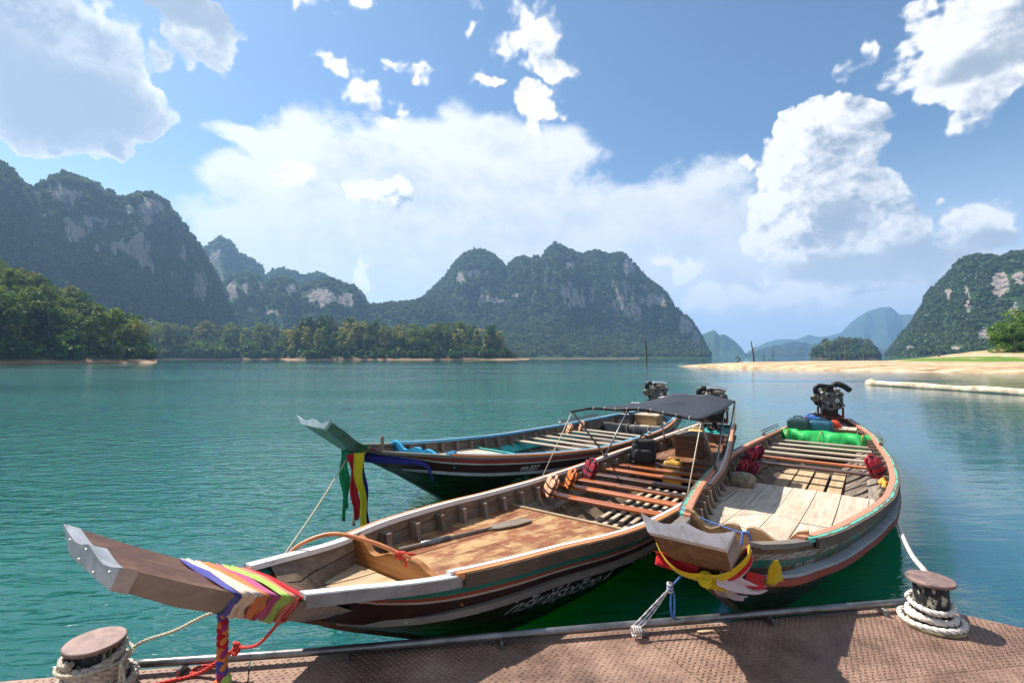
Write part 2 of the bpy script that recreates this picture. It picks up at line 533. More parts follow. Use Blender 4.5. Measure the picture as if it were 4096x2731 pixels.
# ---------------------------------------------------------------- water
def build_water():
    mt, nt, b = material('lake_water')
    pos = nt.n('ShaderNodeNewGeometry').outputs['Position']
    sep = nt.n('ShaderNodeSeparateXYZ'); nt.link(pos, sep.inputs[0])
    X, Y = sep.outputs[0], sep.outputs[1]
    def mapped(rot, sx_, sy_):
        mp = nt.n('ShaderNodeMapping')
        nt.link(pos, mp.inputs[0])
        mp.inputs['Rotation'].default_value = (0, 0, R(rot))
        mp.inputs['Scale'].default_value = (sx_, sy_, 0)
        return mp.outputs[0]
    # wind patches: the lake is rippled to the left and in the middle, smoother in the lee on the right
    patch = nt.noise(mapped(8, .012, .05), 1.0, 3, .55)
    lee = nt.mr(nt.m('SUBTRACT', X, nt.m('MULTIPLY', Y, .36)), -.8, 3.0, 1.0, .07)
    wind = nt.m('MULTIPLY', lee, nt.mr(patch, .34, .62, .16, 1.0))
    far = nt.mr(Y, 12, 80, 1.0, .60)
    far2 = nt.mr(Y, 70, 260, 1.0, .08)
    amp = nt.m('MULTIPLY', nt.m('MULTIPLY', wind, far), far2)
    h1 = nt.noise(mapped(-14, 1.15, 3.9), 1.0, 2, .55, .6)
    h2 = nt.noise(mapped(9, 3.2, 9.5), 1.0, 2, .55, .8)
    h3 = nt.noise(mapped(-30, 9, 16), 1.0, 2, .5, .3)
    h0 = nt.noise(mapped(20, .35, .8), 1.0, 2, .5)
    hr = nt.m('ADD', nt.m('MULTIPLY', h1, .170), nt.m('ADD', nt.m('MULTIPLY', h2, .085), nt.m('MULTIPLY', h3, .010)))
    h = nt.m('ADD', nt.m('MULTIPLY', hr, amp), nt.m('MULTIPLY', h0, .012))
    bp = nt.n('ShaderNodeBump')
    bp.inputs['Strength'].default_value = 1.0
    bp.inputs['Distance'].default_value = 1.0
    nt.link(h, bp.inputs['Height'])
    blue_mix = nt.m('ADD', nt.m('SUBTRACT', X, nt.m('MULTIPLY', Y, .55)), nt.m('MULTIPLY_ADD', nt.noise(mapped(0, .12, .12), 1.0, 3, .5), 3.0, -1.5))  # body colour turns bluer towards the right, broken by slow noise
    body = nt.mix(nt.mr(blue_mix, -1.0, 3.0), (.008, .100, .078), (.013, .092, .104))
    pset(nt, b, color=body, rough=.045, ior=1.55, normal=bp.outputs[0], spec=.5)
    b.subsurface_method = 'BURLEY'
    pset(nt, b, sub=1.0)
    b.inputs['Subsurface Radius'].default_value = (.03, 3.6, .45)
    b.inputs['Subsurface Scale'].default_value = 1.0
    me = mesh_from('water', [(-7500, -300, 0), (7500, -300, 0), (7500, 7600, 0), (-7500, 7600, 0)], [(0, 1, 2, 3)])
    o = link('water', me, mt)
    tag(o, 'calm teal lake water with fine ripples', None, None, 'structure')
build_water()

# ---------------------------------------------------------------- terrain shaped along a skyline at its own distance
class Relief:
    def __init__(self, name, sky_pts, ridge_d, foot_d, cols, rows, prof, seed, disp=40., back=.7, kind='mountain', ext=None, rk0=.45, cliffs=()):
        self.rk0 = rk0
        """sky_pts: skyline survey (F px); ridge_d / foot_d: distance of ridge and foot, either number or [(fx, d)...]"""
        fx = np.linspace(sky_pts[0][0], sky_pts[-1][0], cols)
        fy = np.interp(fx, [p[0] for p in sky_pts], [p[1] for p in sky_pts])
        A, T = np.zeros(cols), np.zeros(cols)
        for i in range(cols):
            a, e = azel(fx[i], fy[i])
            A[i], T[i] = a, math.tan(e)
        def dist(d):
            return np.full(cols, float(d)) if not isinstance(d, list) else np.interp(fx, [p[0] for p in d], [p[1] for p in d])
        Dr, Df = dist(ridge_d), dist(foot_d)
        zr = np.maximum(CAM_H + Dr * T, .3)
        v = np.linspace(0, 1, rows)
        pf = np.array(prof)
        u_ = np.linspace(0, len(pf) - 1, rows)
        fr = np.interp(u_, range(len(pf)), pf[:, 0]); fz = np.interp(u_, range(len(pf)), pf[:, 1])
        AA, V = np.meshgrid(A, v)
        r = Df[None] + (Dr - Df)[None] * fr[:, None]
        frac = np.repeat(fz[:, None], cols, 1)
        r = np.where(fr[:, None] > 1, Dr[None] * (1 + (fr[:, None] - 1) * back), r)
        arc = AA * Dr[None]
        z0 = frac * zr[None]
        s1 = fbm(arc / 170 + seed, z0 / 260 + seed, 4)
        s2 = fbm(arc / 45 + seed, z0 / 130 + 3 * seed, 4)
        amp = np.clip(frac * (1.02 - frac) * 4, 0, 1) ** .5 * np.clip(zr[None] / 150, .15, 1)
        front = (fr[:, None] <= 1)
        dr = ((s1 - .5) * 2.2 + (s2 - .5) * .9) * disp * amp * front
        # profile variation: cliffs higher in some columns than in others
        pv = (fbm(AA * 0 + arc / 220 + 5 * seed, AA * 0 + .5, 3) - .5)
        frac2 = np.clip(frac + pv * frac * (1 - frac) * 1.5 * front, 0, 1.0)
        z = frac2 * zr[None]
        rr = np.maximum(r + dr, Df[None] * .93)
        # keep the skyline: nothing in front may stand above the line to the ridge
        lim = (rr / Dr[None]) * (zr[None] - CAM_H) * .985 + CAM_H
        z = np.where(front, np.minimum(z, np.maximum(lim, 0)), z)
        z[-1] = -3.0
        z[0] = -1.0
        self.X, self.Y, self.Z = np.sin(AA) * rr, np.cos(AA) * rr, z
        slope_n = fbm(arc / 38 + 9 * seed, z0 / 120 + seed, 4)
        streak = fbm(arc / 9 + seed, z0 / 60, 3)
        dz = np.gradient(z, axis=0); drr = np.gradient(rr, axis=0)
        steep = np.clip((np.abs(dz) / (np.abs(drr) + 2.0) - 0.7) / 1.2, 0, 1)
        rock = np.clip((slope_n + .30 * (streak - .5) - self.rk0) * 9, 0, 1) * np.clip(steep * 2.2, 0, 1) * (zr[None] > 70) * (fr[:, None] <= 1)
        # pale bare faces surveyed on the slope
        r_h = np.hypot(self.X, self.Y); tel = (self.Z - CAM_H) / r_h
        for (qx, qy, rx, ry) in cliffs:
            a0, e0 = azel(qx, qy); a1, _ = azel(qx + rx, qy); _, e1 = azel(qx, qy - ry)
            dd = ((AA - a0) / (a1 - a0)) ** 2 + ((tel - math.tan(e0)) / (math.tan(e1) - math.tan(e0))) ** 2
            rock = np.maximum(rock, np.clip(1.10 - dd + (streak - .5) * 1.6 + (slope_n - .5) * 1.2, 0, 1) * front)
        self.rock = rock
        self.steep = steep * (zr[None] > 70) * (fr[:, None] <= 1) * np.clip((frac - .30) * 5, 0, 1) * np.clip((fbm(arc / 60 + 2 * seed, z0 / 90, 3) - .36) * 5, 0, 1)
        self.rows, self.cols, self.front = rows, cols, fr
        self.name = name
    def build(self, mat, label, kind='structure'):
        n, m = self.rows, self.cols
        vs = np.stack([self.X.ravel(), self.Y.ravel(), self.Z.ravel()], 1)
        i, j = np.meshgrid(range(n - 1), range(m - 1), indexing='ij')
        a = (i * m + j).ravel()
        fs = np.stack([a, a + 1, a + 1 + m, a + m], 1)
        me = mesh_from(self.name, vs, fs, True)
        at_ = me.attributes.new('rock', 'FLOAT', 'POINT')
        at_.data.foreach_set('value', self.rock.ravel().astype(np.float32))
        at2 = me.attributes.new('steep', 'FLOAT', 'POINT')
        at2.data.foreach_set('value', self.steep.ravel().astype(np.float32))
        o = link(self.name, me, mat)
        tag(o, label, None, None, kind)
        return o
    def scatter(self, spacing, rock_max=.45, vmax=1.12, seed=1, zlo=3.0):
        g = np.random.default_rng(seed)
        P = np.stack([self.X, self.Y, self.Z], 2)
        a, b, c, d = P[:-1, :-1], P[:-1, 1:], P[1:, 1:], P[1:, :-1]
        area = np.linalg.norm(np.cross(b - a, d - a), axis=2)
        ok = (self.front[:-1, None] < vmax) & (self.Z[:-1, :-1] > zlo)
        wgt = np.where(ok, area * (1 - np.clip(self.rock[:-1, :-1] / rock_max, 0, 1)) * (1 - .80 * np.clip(self.steep[:-1, :-1], 0, 1)), 0).ravel()
        n = int(wgt.sum() / spacing ** 2)
        pick = g.choice(len(wgt), n, p=wgt / wgt.sum())
        ii, jj = np.unravel_index(pick, area.shape)
        u, v = g.random(n)[:, None], g.random(n)[:, None]
        return a[ii, jj] * (1 - u) * (1 - v) + b[ii, jj] * u * (1 - v) + c[ii, jj] * u * v + d[ii, jj] * (1 - u) * v

def mat_mountain():
    mt, nt, b = material('karst_mountain')
    rk = nt.n('ShaderNodeAttribute', attribute_name='rock').outputs['Fac']
    pos = nt.n('ShaderNodeNewGeometry').outputs['Position']
    veg = nt.ramp(nt.noise(pos, .05, 6, .65), [(.3, (.012, .030, .010)), (.5, (.030, .060, .018)), (.7, (.055, .090, .026))])
    mp = nt.n('ShaderNodeMapping'); nt.link(pos, mp.inputs[0]); mp.inputs['Scale'].default_value = (.11, .11, .022)
    st = nt.noise(mp.outputs[0], 1.0, 7, .68)
    rock = nt.ramp(st, [(.34, (.05, .046, .042)), (.45, (.17, .15, .135)), (.54, (.33, .29, .26)), (.61, (.30, .18, .12)), (.74, (.46, .43, .40))])
    fine = nt.noise(pos, .16, 4, .7)
    sp_ = nt.n('ShaderNodeAttribute', attribute_name='steep').outputs['Fac']
    face = nt.ramp(nt.m('ADD', nt.m('MULTIPLY', st, .6), nt.m('MULTIPLY', fine, .4)), [(.34, (.020, .034, .016)), (.46, (.060, .062, .050)), (.56, (.125, .108, .095)), (.68, (.20, .165, .14))])
    veg = nt.mix(nt.mr(nt.m('ADD', sp_, nt.m('MULTIPLY_ADD', fine, .8, -.4)), .25, .6), veg, face)
    k = nt.mr(nt.m('ADD', rk, nt.m('ADD', nt.m('MULTIPLY_ADD', fine, 1.3, -.65), nt.m('MULTIPLY_ADD', st, 1.6, -.85))), .42, .58)
    pset(nt, b, color=nt.mix(k, veg, rock), rough=.95, spec=.1,
         normal=nt.bump(nt.m('ADD', nt.noise(pos, .12, 5, .7), nt.m('MULTIPLY', st, .8)), .8, 6.0))
    return mt
M_MOUNT = mat_mountain()
CLIFF = [(0, 0), (.22, .06), (.42, .16), (.56, .28), (.64, .42), (.70, .60), (.77, .76), (.86, .90), (.94, .97), (1, 1), (1.12, .97), (1.3, .75), (1.7, .0)]
DOME = [(0, 0), (.25, .08), (.45, .18), (.58, .32), (.68, .52), (.78, .72), (.88, .88), (.95, .96), (1, 1), (1.12, .96), (1.3, .7), (1.6, 0)]
left_far = Relief('mountain', [(400, 830), (430, 600), (450, 582), (470, 570), (490, 555), (510, 545), (525, 553), (545, 580), (575, 597), (600, 612), (606, 640), (612, 640),
                  (620, 626), (640, 617), (665, 622), (700, 637), (730, 626), (760, 640), (795, 655), (828, 668), (838, 690), (852, 725), (870, 826)], 1650, 1150, 200, 70, DOME, 3.1, 40)
left_main = Relief('mountain', [(-1500, 300), (-900, 260), (-500, 330), (-200, 300), (-60, 345), (0, 378), (25, 392), (52, 424), (85, 432), (106, 425), (130, 404), (160, 403), (200, 415), (240, 440), (280, 457), (295, 452),
                  (320, 445), (350, 443), (375, 460), (400, 490), (430, 530), (455, 562), (472, 592), (490, 620), (503, 648), (512, 700), (525, 745), (560, 790), (600, 815), (640, 828)], [(-1500, 760), (0, 900), (500, 1050), (640, 1100)], [(-1500, 380), (0, 520), (640, 700)], 560, 150, CLIFF, 1.7, 42, cliffs=[(150, 448, 40, 26), (160, 520, 20, 26), (205, 508, 24, 18), (222, 568, 14, 16), (345, 475, 36, 22), (300, 480, 18, 18), (465, 652, 30, 44), (100, 500, 14, 14), (420, 580, 12, 30)])
left_front = Relief('mountain', [(470, 828), (490, 720), (515, 655), (540, 635), (568, 627), (595, 640), (609, 658), (622, 645), (640, 640), (660, 637), (675, 650), (688, 668), (698, 657), (730, 647), (760, 641), (785, 655),
                  (815, 660), (829, 690), (850, 704), (880, 700), (930, 697), (975, 688), (1010, 700), (1060, 740), (1120, 800), (1160, 828)], 1250, 760, 300, 90, CLIFF, 7.7, 34, rk0=.46, cliffs=[(532, 672, 16, 26), (562, 660, 12, 16), (598, 655, 14, 18), (668, 662, 16, 22), (735, 682, 44, 24), (790, 690, 30, 22), (622, 718, 26, 11), (575, 712, 12, 10)])
centre = Relief('mountain', [(860, 828), (900, 760), (950, 700), (975, 684), (1000, 660), (1030, 628), (1048, 600), (1072, 580), (1100, 573), (1126, 580), (1150, 600), (1163, 618), (1172, 604), (1190, 592), (1205, 590), (1220, 597), (1234, 589), (1245, 598), (1255, 576), (1275, 560),
                  (1296, 568), (1322, 581), (1345, 584), (1370, 575), (1396, 586), (1420, 580), (1441, 591), (1460, 611), (1480, 635), (1505, 656), (1530, 676), (1549, 712), (1558, 716), (1572, 725), (1588, 740), (1604, 765), (1618, 795), (1634, 828)], 1480, [(860, 900), (1200, 820), (1634, 1100)], 420, 130, CLIFF, 4.3, 48, cliffs=[(1060, 640, 16, 16), (1090, 628, 20, 14), (1130, 692, 34, 10), (1185, 680, 20, 8), (1330, 690, 20, 26), (1442, 612, 18, 18), (1500, 690, 36, 20), (1480, 660, 14, 10), (1575, 745, 18, 26), (1600, 775, 12, 18), (1310, 610, 16, 12)])
right_m = Relief('mountain', [(2028, 828), (2056, 790), (2072, 768), (2095, 746), (2110, 722), (2135, 670), (2170, 640), (2185, 622), (2203, 600), (2230, 588), (2262, 587), (2300, 592), (2330, 577), (2352, 581), (2430, 556), (2600, 530), (2800, 560), (3100, 500), (3400, 520)],
                 [(2028, 1500), (2100, 1250), (3400, 900)], [(2028, 1250), (2100, 760), (3400, 420)], 380, 120, [(0, 0), (.2, .10), (.36, .24), (.5, .42), (.62, .60), (.74, .76), (.86, .9), (.94, .97), (1, 1), (1.12, .97), (1.3, .75), (1.7, .0)], 8.9, 30, rk0=.45, cliffs=[(2222, 695, 11, 40), (2298, 655, 26, 34), (2178, 676, 12, 12), (2262, 768, 26, 16), (2195, 802, 22, 10), (2340, 640, 20, 20), (2330, 720, 16, 30), (2090, 800, 16, 10), (2400, 660, 40, 60)])
far_r = Relief('mountain', [(1690, 828), (1720, 806), (1760, 786), (1785, 779), (1830, 779), (1858, 768), (1880, 774), (1905, 771), (1932, 764), (1945, 750), (1962, 734), (1990, 716), (2020, 706), (2045, 704), (2066, 722), (2110, 722), (2200, 716), (2400, 730), (2700, 760)], 5600, 4200, 260, 60, DOME, 12.1, 120)
far_mid = Relief('mountain', [(1690, 829), (1740, 812), (1780, 802), (1830, 790), (1858, 800), (1900, 792), (1950, 800), (2010, 806), (2060, 815), (2090, 829)], 3400, 2900, 120, 40, DOME, 15.1, 60)
far_l = Relief('mountain', [(1560, 828), (1590, 785), (1606, 770), (1624, 763), (1640, 757), (1652, 769), (1664, 767), (1676, 775), (1690, 785), (1704, 800), (1722, 828)], 3300, 2600, 120, 50, CLIFF, 18.1, 70)
for rl, lb in ((left_far, 'wooded peak behind the long left ridge'), (left_main, 'long dark karst ridge on the left'), (left_front, 'low cliffed hills right of the left ridge'),
               (centre, 'wide karst mountain in the middle of the view'), (right_m, 'steep green mountain on the right'), (far_r, 'pale blue mountain far away on the right'), (far_l, 'pale blue spired hill far away in the middle'),
               (far_mid, 'low blue hills far down the lake')):
    rl.build(M_MOUNT, lb)

# ---------------------------------------------------------------- leaves
def crown_mesh(name, lobes, leaf, per, seed, up=.35, flat=0.75):
    """leaf-cluster faces spread over the outside of many lobes. lobes: [(x,y,z,r)]"""
    g = np.random.default_rng(seed)
    V, Fc = [], []
    for (x, y, z, r) in lobes:
        k = int(per * max(.4, r / 2.0) ** 1.3)
        d = g.normal(size=(k, 3)); d[:, 2] += up
        d /= np.linalg.norm(d, axis=1)[:, None]
        rad = r * (0.72 + .38 * g.random(k))
        c = np.array([x, y, z]) + d * rad[:, None] * np.array([1, 1, flat])
        nrm = d + g.normal(size=(k, 3)) * .55
        nrm /= np.linalg.norm(nrm, axis=1)[:, None]
        t = np.cross(nrm, g.normal(size=(k, 3))); t /= np.linalg.norm(t, axis=1)[:, None] + 1e-9
        b2 = np.cross(nrm, t)
        s_ = leaf * (.55 + .8 * g.random(k))[:, None]
        a1, a2 = t * s_, b2 * s_ * (.55 + .35 * g.random(k))[:, None]
        bend = nrm * s_ * .22
        q = np.stack([c - a1 - bend, c - a2, c + a1 - bend, c + a2], 1)
        base = len(V) * 0 + sum(len(vv) for vv in V)
        V.append(q.reshape(-1, 3))
        Fc += [(base + 4 * i, base + 4 * i + 1, base + 4 * i + 2, base + 4 * i + 3) for i in range(k)]
    return mesh_from(name, np.concatenate(V), Fc)

M_FAR_LEAF = mat_leaf('far_foliage', [(.050, .085, .022), (.065, .105, .025), (.085, .130, .030), (.110, .150, .036), (.135, .150, .045)], .32)
FARCOL = bpy.data.collections.new('far_crowns')       # sources only, not linked into the scene
for k in range(5):
    g = random.Random(100 + k)
    lobes = [(g.uniform(-.55, .55), g.uniform(-.55, .55), g.uniform(.1, .8), g.uniform(.38, .6)) for _ in range(6)]
    me = crown_mesh('far_crown', lobes, .30, 85, 200 + k, .5, .85)
    me.materials.append(M_FAR_LEAF)
    FARCOL.objects.link(bpy.data.objects.new('far_crown', me))

def gn_tree():
    ng = bpy.data.node_groups.new('scatter_crowns', 'GeometryNodeTree')
    ng.interface.new_socket('Geometry', in_out='INPUT', socket_type='NodeSocketGeometry')
    ng.interface.new_socket('Geometry', in_out='OUTPUT', socket_type='NodeSocketGeometry')
    N = ng.nodes
    gi, go = N.new('NodeGroupInput'), N.new('NodeGroupOutput')
    ci = N.new('GeometryNodeCollectionInfo')
    ci.inputs['Collection'].default_value = FARCOL
    ci.inputs['Separate Children'].default_value = True
    ci.inputs['Reset Children'].default_value = True
    ip = N.new('GeometryNodeInstanceOnPoints')
    ip.inputs['Pick Instance'].default_value = True
    def attr(nm, ty):
        q = N.new('GeometryNodeInputNamedAttribute'); q.data_type = ty; q.inputs['Name'].default_value = nm
        return q.outputs[0]
    ng.links.new(gi.outputs[0], ip.inputs['Points'])
    ng.links.new(ci.outputs[0], ip.inputs['Instance'])
    ng.links.new(attr('pick', 'INT'), ip.inputs['Instance Index'])
    ng.links.new(attr('turn', 'FLOAT_VECTOR'), ip.inputs['Rotation'])
    ng.links.new(attr('size', 'FLOAT_VECTOR'), ip.inputs['Scale'])
    ng.links.new(ip.outputs[0], go.inputs[0])
    return ng
GN = gn_tree()
def forest(name, pts, rmin, rmax, label, seed, tall=1.0):
    g = np.random.default_rng(seed)
    n = len(pts)
    me = mesh_from(name, pts, [])
    for nm, ty, dat in (('pick', 'INT', g.integers(0, 5, n).astype(np.int32)),
                        ('turn', 'FLOAT_VECTOR', np.stack([np.zeros(n), np.zeros(n), g.random(n) * 6.28], 1).astype(np.float32)),
                        ('size', 'FLOAT_VECTOR', None)):
        at_ = me.attributes.new(nm, ty, 'POINT')
        if nm == 'size':
            r_ = rmin + (rmax - rmin) * g.random(n) ** 1.6
            dat = np.stack([r_, r_, r_ * tall * (.8 + .6 * g.random(n))], 1).astype(np.float32)
        at_.data.foreach_set('value' if ty == 'INT' else 'vector', dat.ravel())
    o = link(name, me)
    md = o.modifiers.new('scatter', 'NODES'); md.node_group = GN
    tag(o, label, None, None, 'stuff')
    return o
forest('mountain_forest', left_main.scatter(7.2, seed=3), 3.0, 6.2, 'dense forest over the left ridge', 21)
forest('mountain_forest', left_front.scatter(9.0, seed=4), 3.6, 7.0, 'forest over the low cliffed hills', 22)
forest('mountain_forest', left_far.scatter(12, seed=5), 5, 9, 'forest on the peak behind the left ridge', 23)
forest('mountain_forest', centre.scatter(9.0, seed=6), 3.6, 7.5, 'forest over the middle mountain', 24)
forest('mountain_forest', right_m.scatter(7.4, seed=7), 2.8, 5.6, 'forest over the right mountain', 25)
forest('mountain_forest', far_mid.scatter(22, seed=8), 10, 18, 'forest on the low far hills', 26)

# ---------------------------------------------------------------- nearer shores with single trees
def mat_bank():
    mt, nt, b = material('shore_bank')
    pos = nt.n('ShaderNodeNewGeometry').outputs['Position']
    sep = nt.n('ShaderNodeSeparateXYZ'); nt.link(pos, sep.inputs[0])
    mp = nt.n('ShaderNodeMapping'); nt.link(pos, mp.inputs[0]); mp.inputs['Scale'].default_value = (.05, .05, 1.6)
    strata = nt.noise(mp.outputs[0], 1.0, 6, .65)
    earth = nt.ramp(strata, [(.3, (.13, .062, .033)), (.45, (.24, .135, .075)), (.6, (.36, .235, .14)), (.75, (.50, .37, .24))])
    soil = nt.ramp(nt.noise(pos, .3, 5, .6), [(.3, (.018, .026, .010)), (.7, (.050, .060, .022))])
    k = nt.mr(nt.m('ADD', sep.outputs[2], nt.m('MULTIPLY_ADD', nt.noise(pos, .05, 4, .6), 2.6, -1.3)), .7, 1.7)
    pset(nt, b, color=nt.mix(k, earth, soil), rough=.95, spec=.15, normal=nt.bump(nt.noise(pos, 1.2, 5, .7), .6, .3))
    return mt
M_BANK = mat_bank()
SHORE = [(0, 0), (.012, .05), (.05, .13), (.16, .27), (.3, .42), (.5, .64), (.75, .88), (1, 1), (1.2, .96), (1.6, .6), (2.2, .2)]
sh_left = Relief('shore_bank', [(-1500, 640), (-700, 620), (-200, 650), (0, 700), (60, 705), (110, 722), (160, 748), (200, 762), (240, 790), (280, 806), (320, 815), (345, 823), (360, 830)], [(-1500, 190), (0, 300), (360, 265)], [(-1500, 95), (-300, 170), (0, 192), (200, 212), (360, 222)], 130, 60, SHORE, 21.0, 6, back=.9)
sh_mid = Relief('shore_bank', [(250, 812), (330, 803), (420, 796), (520, 798), (600, 800), (680, 798), (760, 806), (830, 829)], 640, 520, 140, 40, SHORE, 25.0, 10, back=.5)
sh_point = Relief('shore_bank', [(648, 829), (664, 815), (690, 800), (730, 784), (780, 776), (830, 788), (900, 802), (960, 800), (1010, 796), (1060, 797), (1110, 804), (1150, 814), (1185, 822), (1215, 828.5)], 500, 405, 170, 46, SHORE, 27.0, 8, back=.5)
sh_spit = Relief('shore_bank', [(1150, 828), (1200, 824.2), (1280, 823), (1360, 824), (1430, 824.5), (1470, 828)], 820, 700, 90, 20, SHORE, 29.0, 4, back=.5)
islet = Relief('shore_bank', [(1860, 829), (1880, 812), (1920, 803), (1955, 802), (2000, 812), (2022, 829)], 930, 860, 80, 24, SHORE, 31.0, 4, back=.3)
for rl, lb in ((sh_left, 'earth bank under the nearest forest on the left'), (sh_mid, 'low bank along the middle forest'), (sh_point, 'sandy wooded point in the middle'), (sh_spit, 'thin pale spit below the middle mountain'), (islet, 'small wooded islet on the right')):
    rl.rock[:] = 0; rl.steep[:] = 0
    rl.build(M_BANK, lb)

M_BARK = mat_plain('bark', (.16, .13, .10), .9, 0, .4, 3, .4)
M_PALEBARK = mat_plain('pale_bark', (.34, .30, .25), .9, 0, .3, 3, .3)
M_LEAF = mat_leaf('foliage', [(.036, .064, .014), (.060, .096, .017), (.092, .128, .021), (.150, .178, .026), (.100, .100, .036), (.215, .195, .045)], .42)
M_LEAF_B = mat_leaf('bamboo_foliage', [(.24, .225, .042), (.31, .25, .080), (.18, .19, .032)], .48)
def limb_mb(mb, a, b, r0, r1, seed):
    g = random.Random(seed)
    a, b = Vector(a), Vector(b)
    mid = a.lerp(b, .5) + Vector((g.uniform(-1, 1), g.uniform(-1, 1), g.uniform(-.3, .6))) * (b - a).length * .10
    pts = spline([a, mid, b], 6)
    mb.tube(pts, list(np.linspace(r0, r1, len(pts))), 6)
TREES = []
for k in range(9):          # a tree 20 units high, crown spread and trunk differ by kind
    g = random.Random(300 + k)
    form = ['round', 'round', 'tall', 'wide', 'round', 'tall', 'bamboo', 'conical', 'wide'][k]
    H = 20.0
    lobes = []
    if form == 'bamboo':
        for _ in range(26):
            a, q = g.uniform(0, 6.28), g.random() ** .7
            h = g.uniform(2, 17)
            lobes.append((math.cos(a) * q * (1.2 + h * .17), math.sin(a) * q * (1.2 + h * .17), h, g.uniform(.9, 1.6)))
    elif form == 'conical':
        for _ in range(34):
            h = g.uniform(4, 19); a = g.uniform(0, 6.28)
            q = (20.5 - h) * .26 * g.uniform(.4, 1)
            lobes.append((math.cos(a) * q, math.sin(a) * q, h, g.uniform(.9, 1.7)))
    else:
        cz, rx, rz, nl = {'round': (13.5, 5.2, 5.6, 30), 'tall': (12, 3.8, 7.2, 30), 'wide': (15.5, 6.4, 3.6, 30)}[form]
        for _ in range(nl):
            while True:
                p = Vector((g.uniform(-1, 1), g.uniform(-1, 1), g.uniform(-1, 1)))
                if .35 < p.length < 1: break
            lobes.append((p.x * rx, p.y * rx, cz + p.z * rz, g.uniform(1.2, 2.3)))
        for _ in range(5):
            a = g.uniform(0, 6.28)
            lobes.append((math.cos(a) * rx * .5, math.sin(a) * rx * .5, g.uniform(5, cz - rz * .6), g.uniform(.9, 1.5)))
    crown = crown_mesh('crown', lobes, .46, 62, 400 + k, .45)
    crown.materials.append(M_LEAF_B if form == 'bamboo' else M_LEAF)
    mb = MB()
    mb.tube(spline([(0, 0, -1.5), (g.uniform(-.3, .3), g.uniform(-.3, .3), 6), (g.uniform(-.6, .6), g.uniform(-.6, .6), 13)], 8), list(np.linspace(.48, .2, 9)), 7)
    for q in range(7):
        L = g.choice(lobes)
        limb_mb(mb, (0, 0, g.uniform(4, 10)), L[:3], .16, .05, g.random())
    me = mb.mesh('trunk', True)
    me.materials.append(M_PALEBARK if k in (3, 8, 2) else M_BARK)
    TREES.append((crown, me, form))

def plant(pts, kinds, hmin, hmax, place, group, seed, name='forest_tree', sink=0.0):
    g = random.Random(seed)
    azs = sorted(math.atan2(p[0], p[1]) for p in pts)
    zs = sorted(p[2] for p in pts)
    a1, a2, zm = azs[len(azs) // 3], azs[2 * len(azs) // 3], zs[len(zs) // 2]
    for p in pts:
        k = g.choice(kinds)
        h = g.uniform(hmin, hmax) / 20.0
        look = {'round': 'round-crowned', 'tall': 'tall narrow', 'wide': 'flat-topped', 'bamboo': 'yellow-green feathery', 'conical': 'pointed dark'}[TREES[k][2]]
        a = math.atan2(p[0], p[1])
        third = 'left' if a < a1 else 'middle' if a < a2 else 'right'
        row = 'near the water' if p[2] < zm else 'higher up'
        e = empty(name, (p[0], p[1], p[2] - sink), g.uniform(0, 6.28), look + ' tree ' + row + ' in the ' + third + ' part of ' + place, 'tree', group)
        e.scale = (h * g.uniform(.85, 1.2), h * g.uniform(.85, 1.2), h)
        link('trunk', TREES[k][1], None, e)
        link('crown', TREES[k][0], None, e)

def pick_even(P, n, seed, mind):
    g = np.random.default_rng(seed)
    P = P[g.permutation(len(P))]
    out = []
    for p in P:
        if all((p[0] - q[0]) ** 2 + (p[1] - q[1]) ** 2 > mind ** 2 for q in out):
            out.append(p)
        if len(out) >= n: break
    return out
pl = sh_left.scatter(3.5, 9, 1.15, seed=31)
pl = pl[(np.arctan2(pl[:, 0], pl[:, 1]) > R(-50))]
plant(pick_even(pl, 104, 1, 5.4), [0, 1, 2, 3, 4, 5, 0, 7, 8, 6], 11, 18.5, 'the left shore', 'trees of the near left shore', 41)
pm = sh_mid.scatter(5, 9, 1.1, seed=32)
plant(pick_even(pm, 72, 2, 8.5), [0, 1, 2, 4, 5, 7, 6, 6, 3], 20, 32, 'the bay forest', 'trees of the middle shore', 42)
pp = sh_point.scatter(4.5, 9, 1.1, seed=33)
plant(pick_even(pp, 100, 3, 7.2), [0, 1, 2, 4, 5, 7, 6, 6, 6, 3], 16, 28, 'the wooded point', 'trees of the wooded point', 43)
pi = islet.scatter(5, 9, 1.1, seed=34)
plant(pick_even(pi, 22, 4, 8.0), [0, 1, 3, 4, 8], 16, 26, 'the islet', 'trees of the islet', 44)

# undergrowth that hides the trunks along the shores
def shrubs(rl, spacing, rmin, rmax, label, seed, zmin=1.5):
    P = rl.scatter(spacing, 9, 1.1, seed=seed, zlo=.3)
    P = P[P[:, 2] > zmin]
    forest('undergrowth', P, rmin, rmax, label, seed + 5, 1.15)
shrubs(sh_left, 3.4, 1.6, 3.6, 'undergrowth along the near left shore', 51)
shrubs(sh_mid, 6.0, 3, 6.5, 'undergrowth along the middle shore', 52, 1.3)
shrubs(sh_point, 5.0, 2.2, 5, 'undergrowth on the wooded point', 53, 1.6)
shrubs(islet, 5.0, 4, 8, 'undergrowth on the islet', 54, .6)

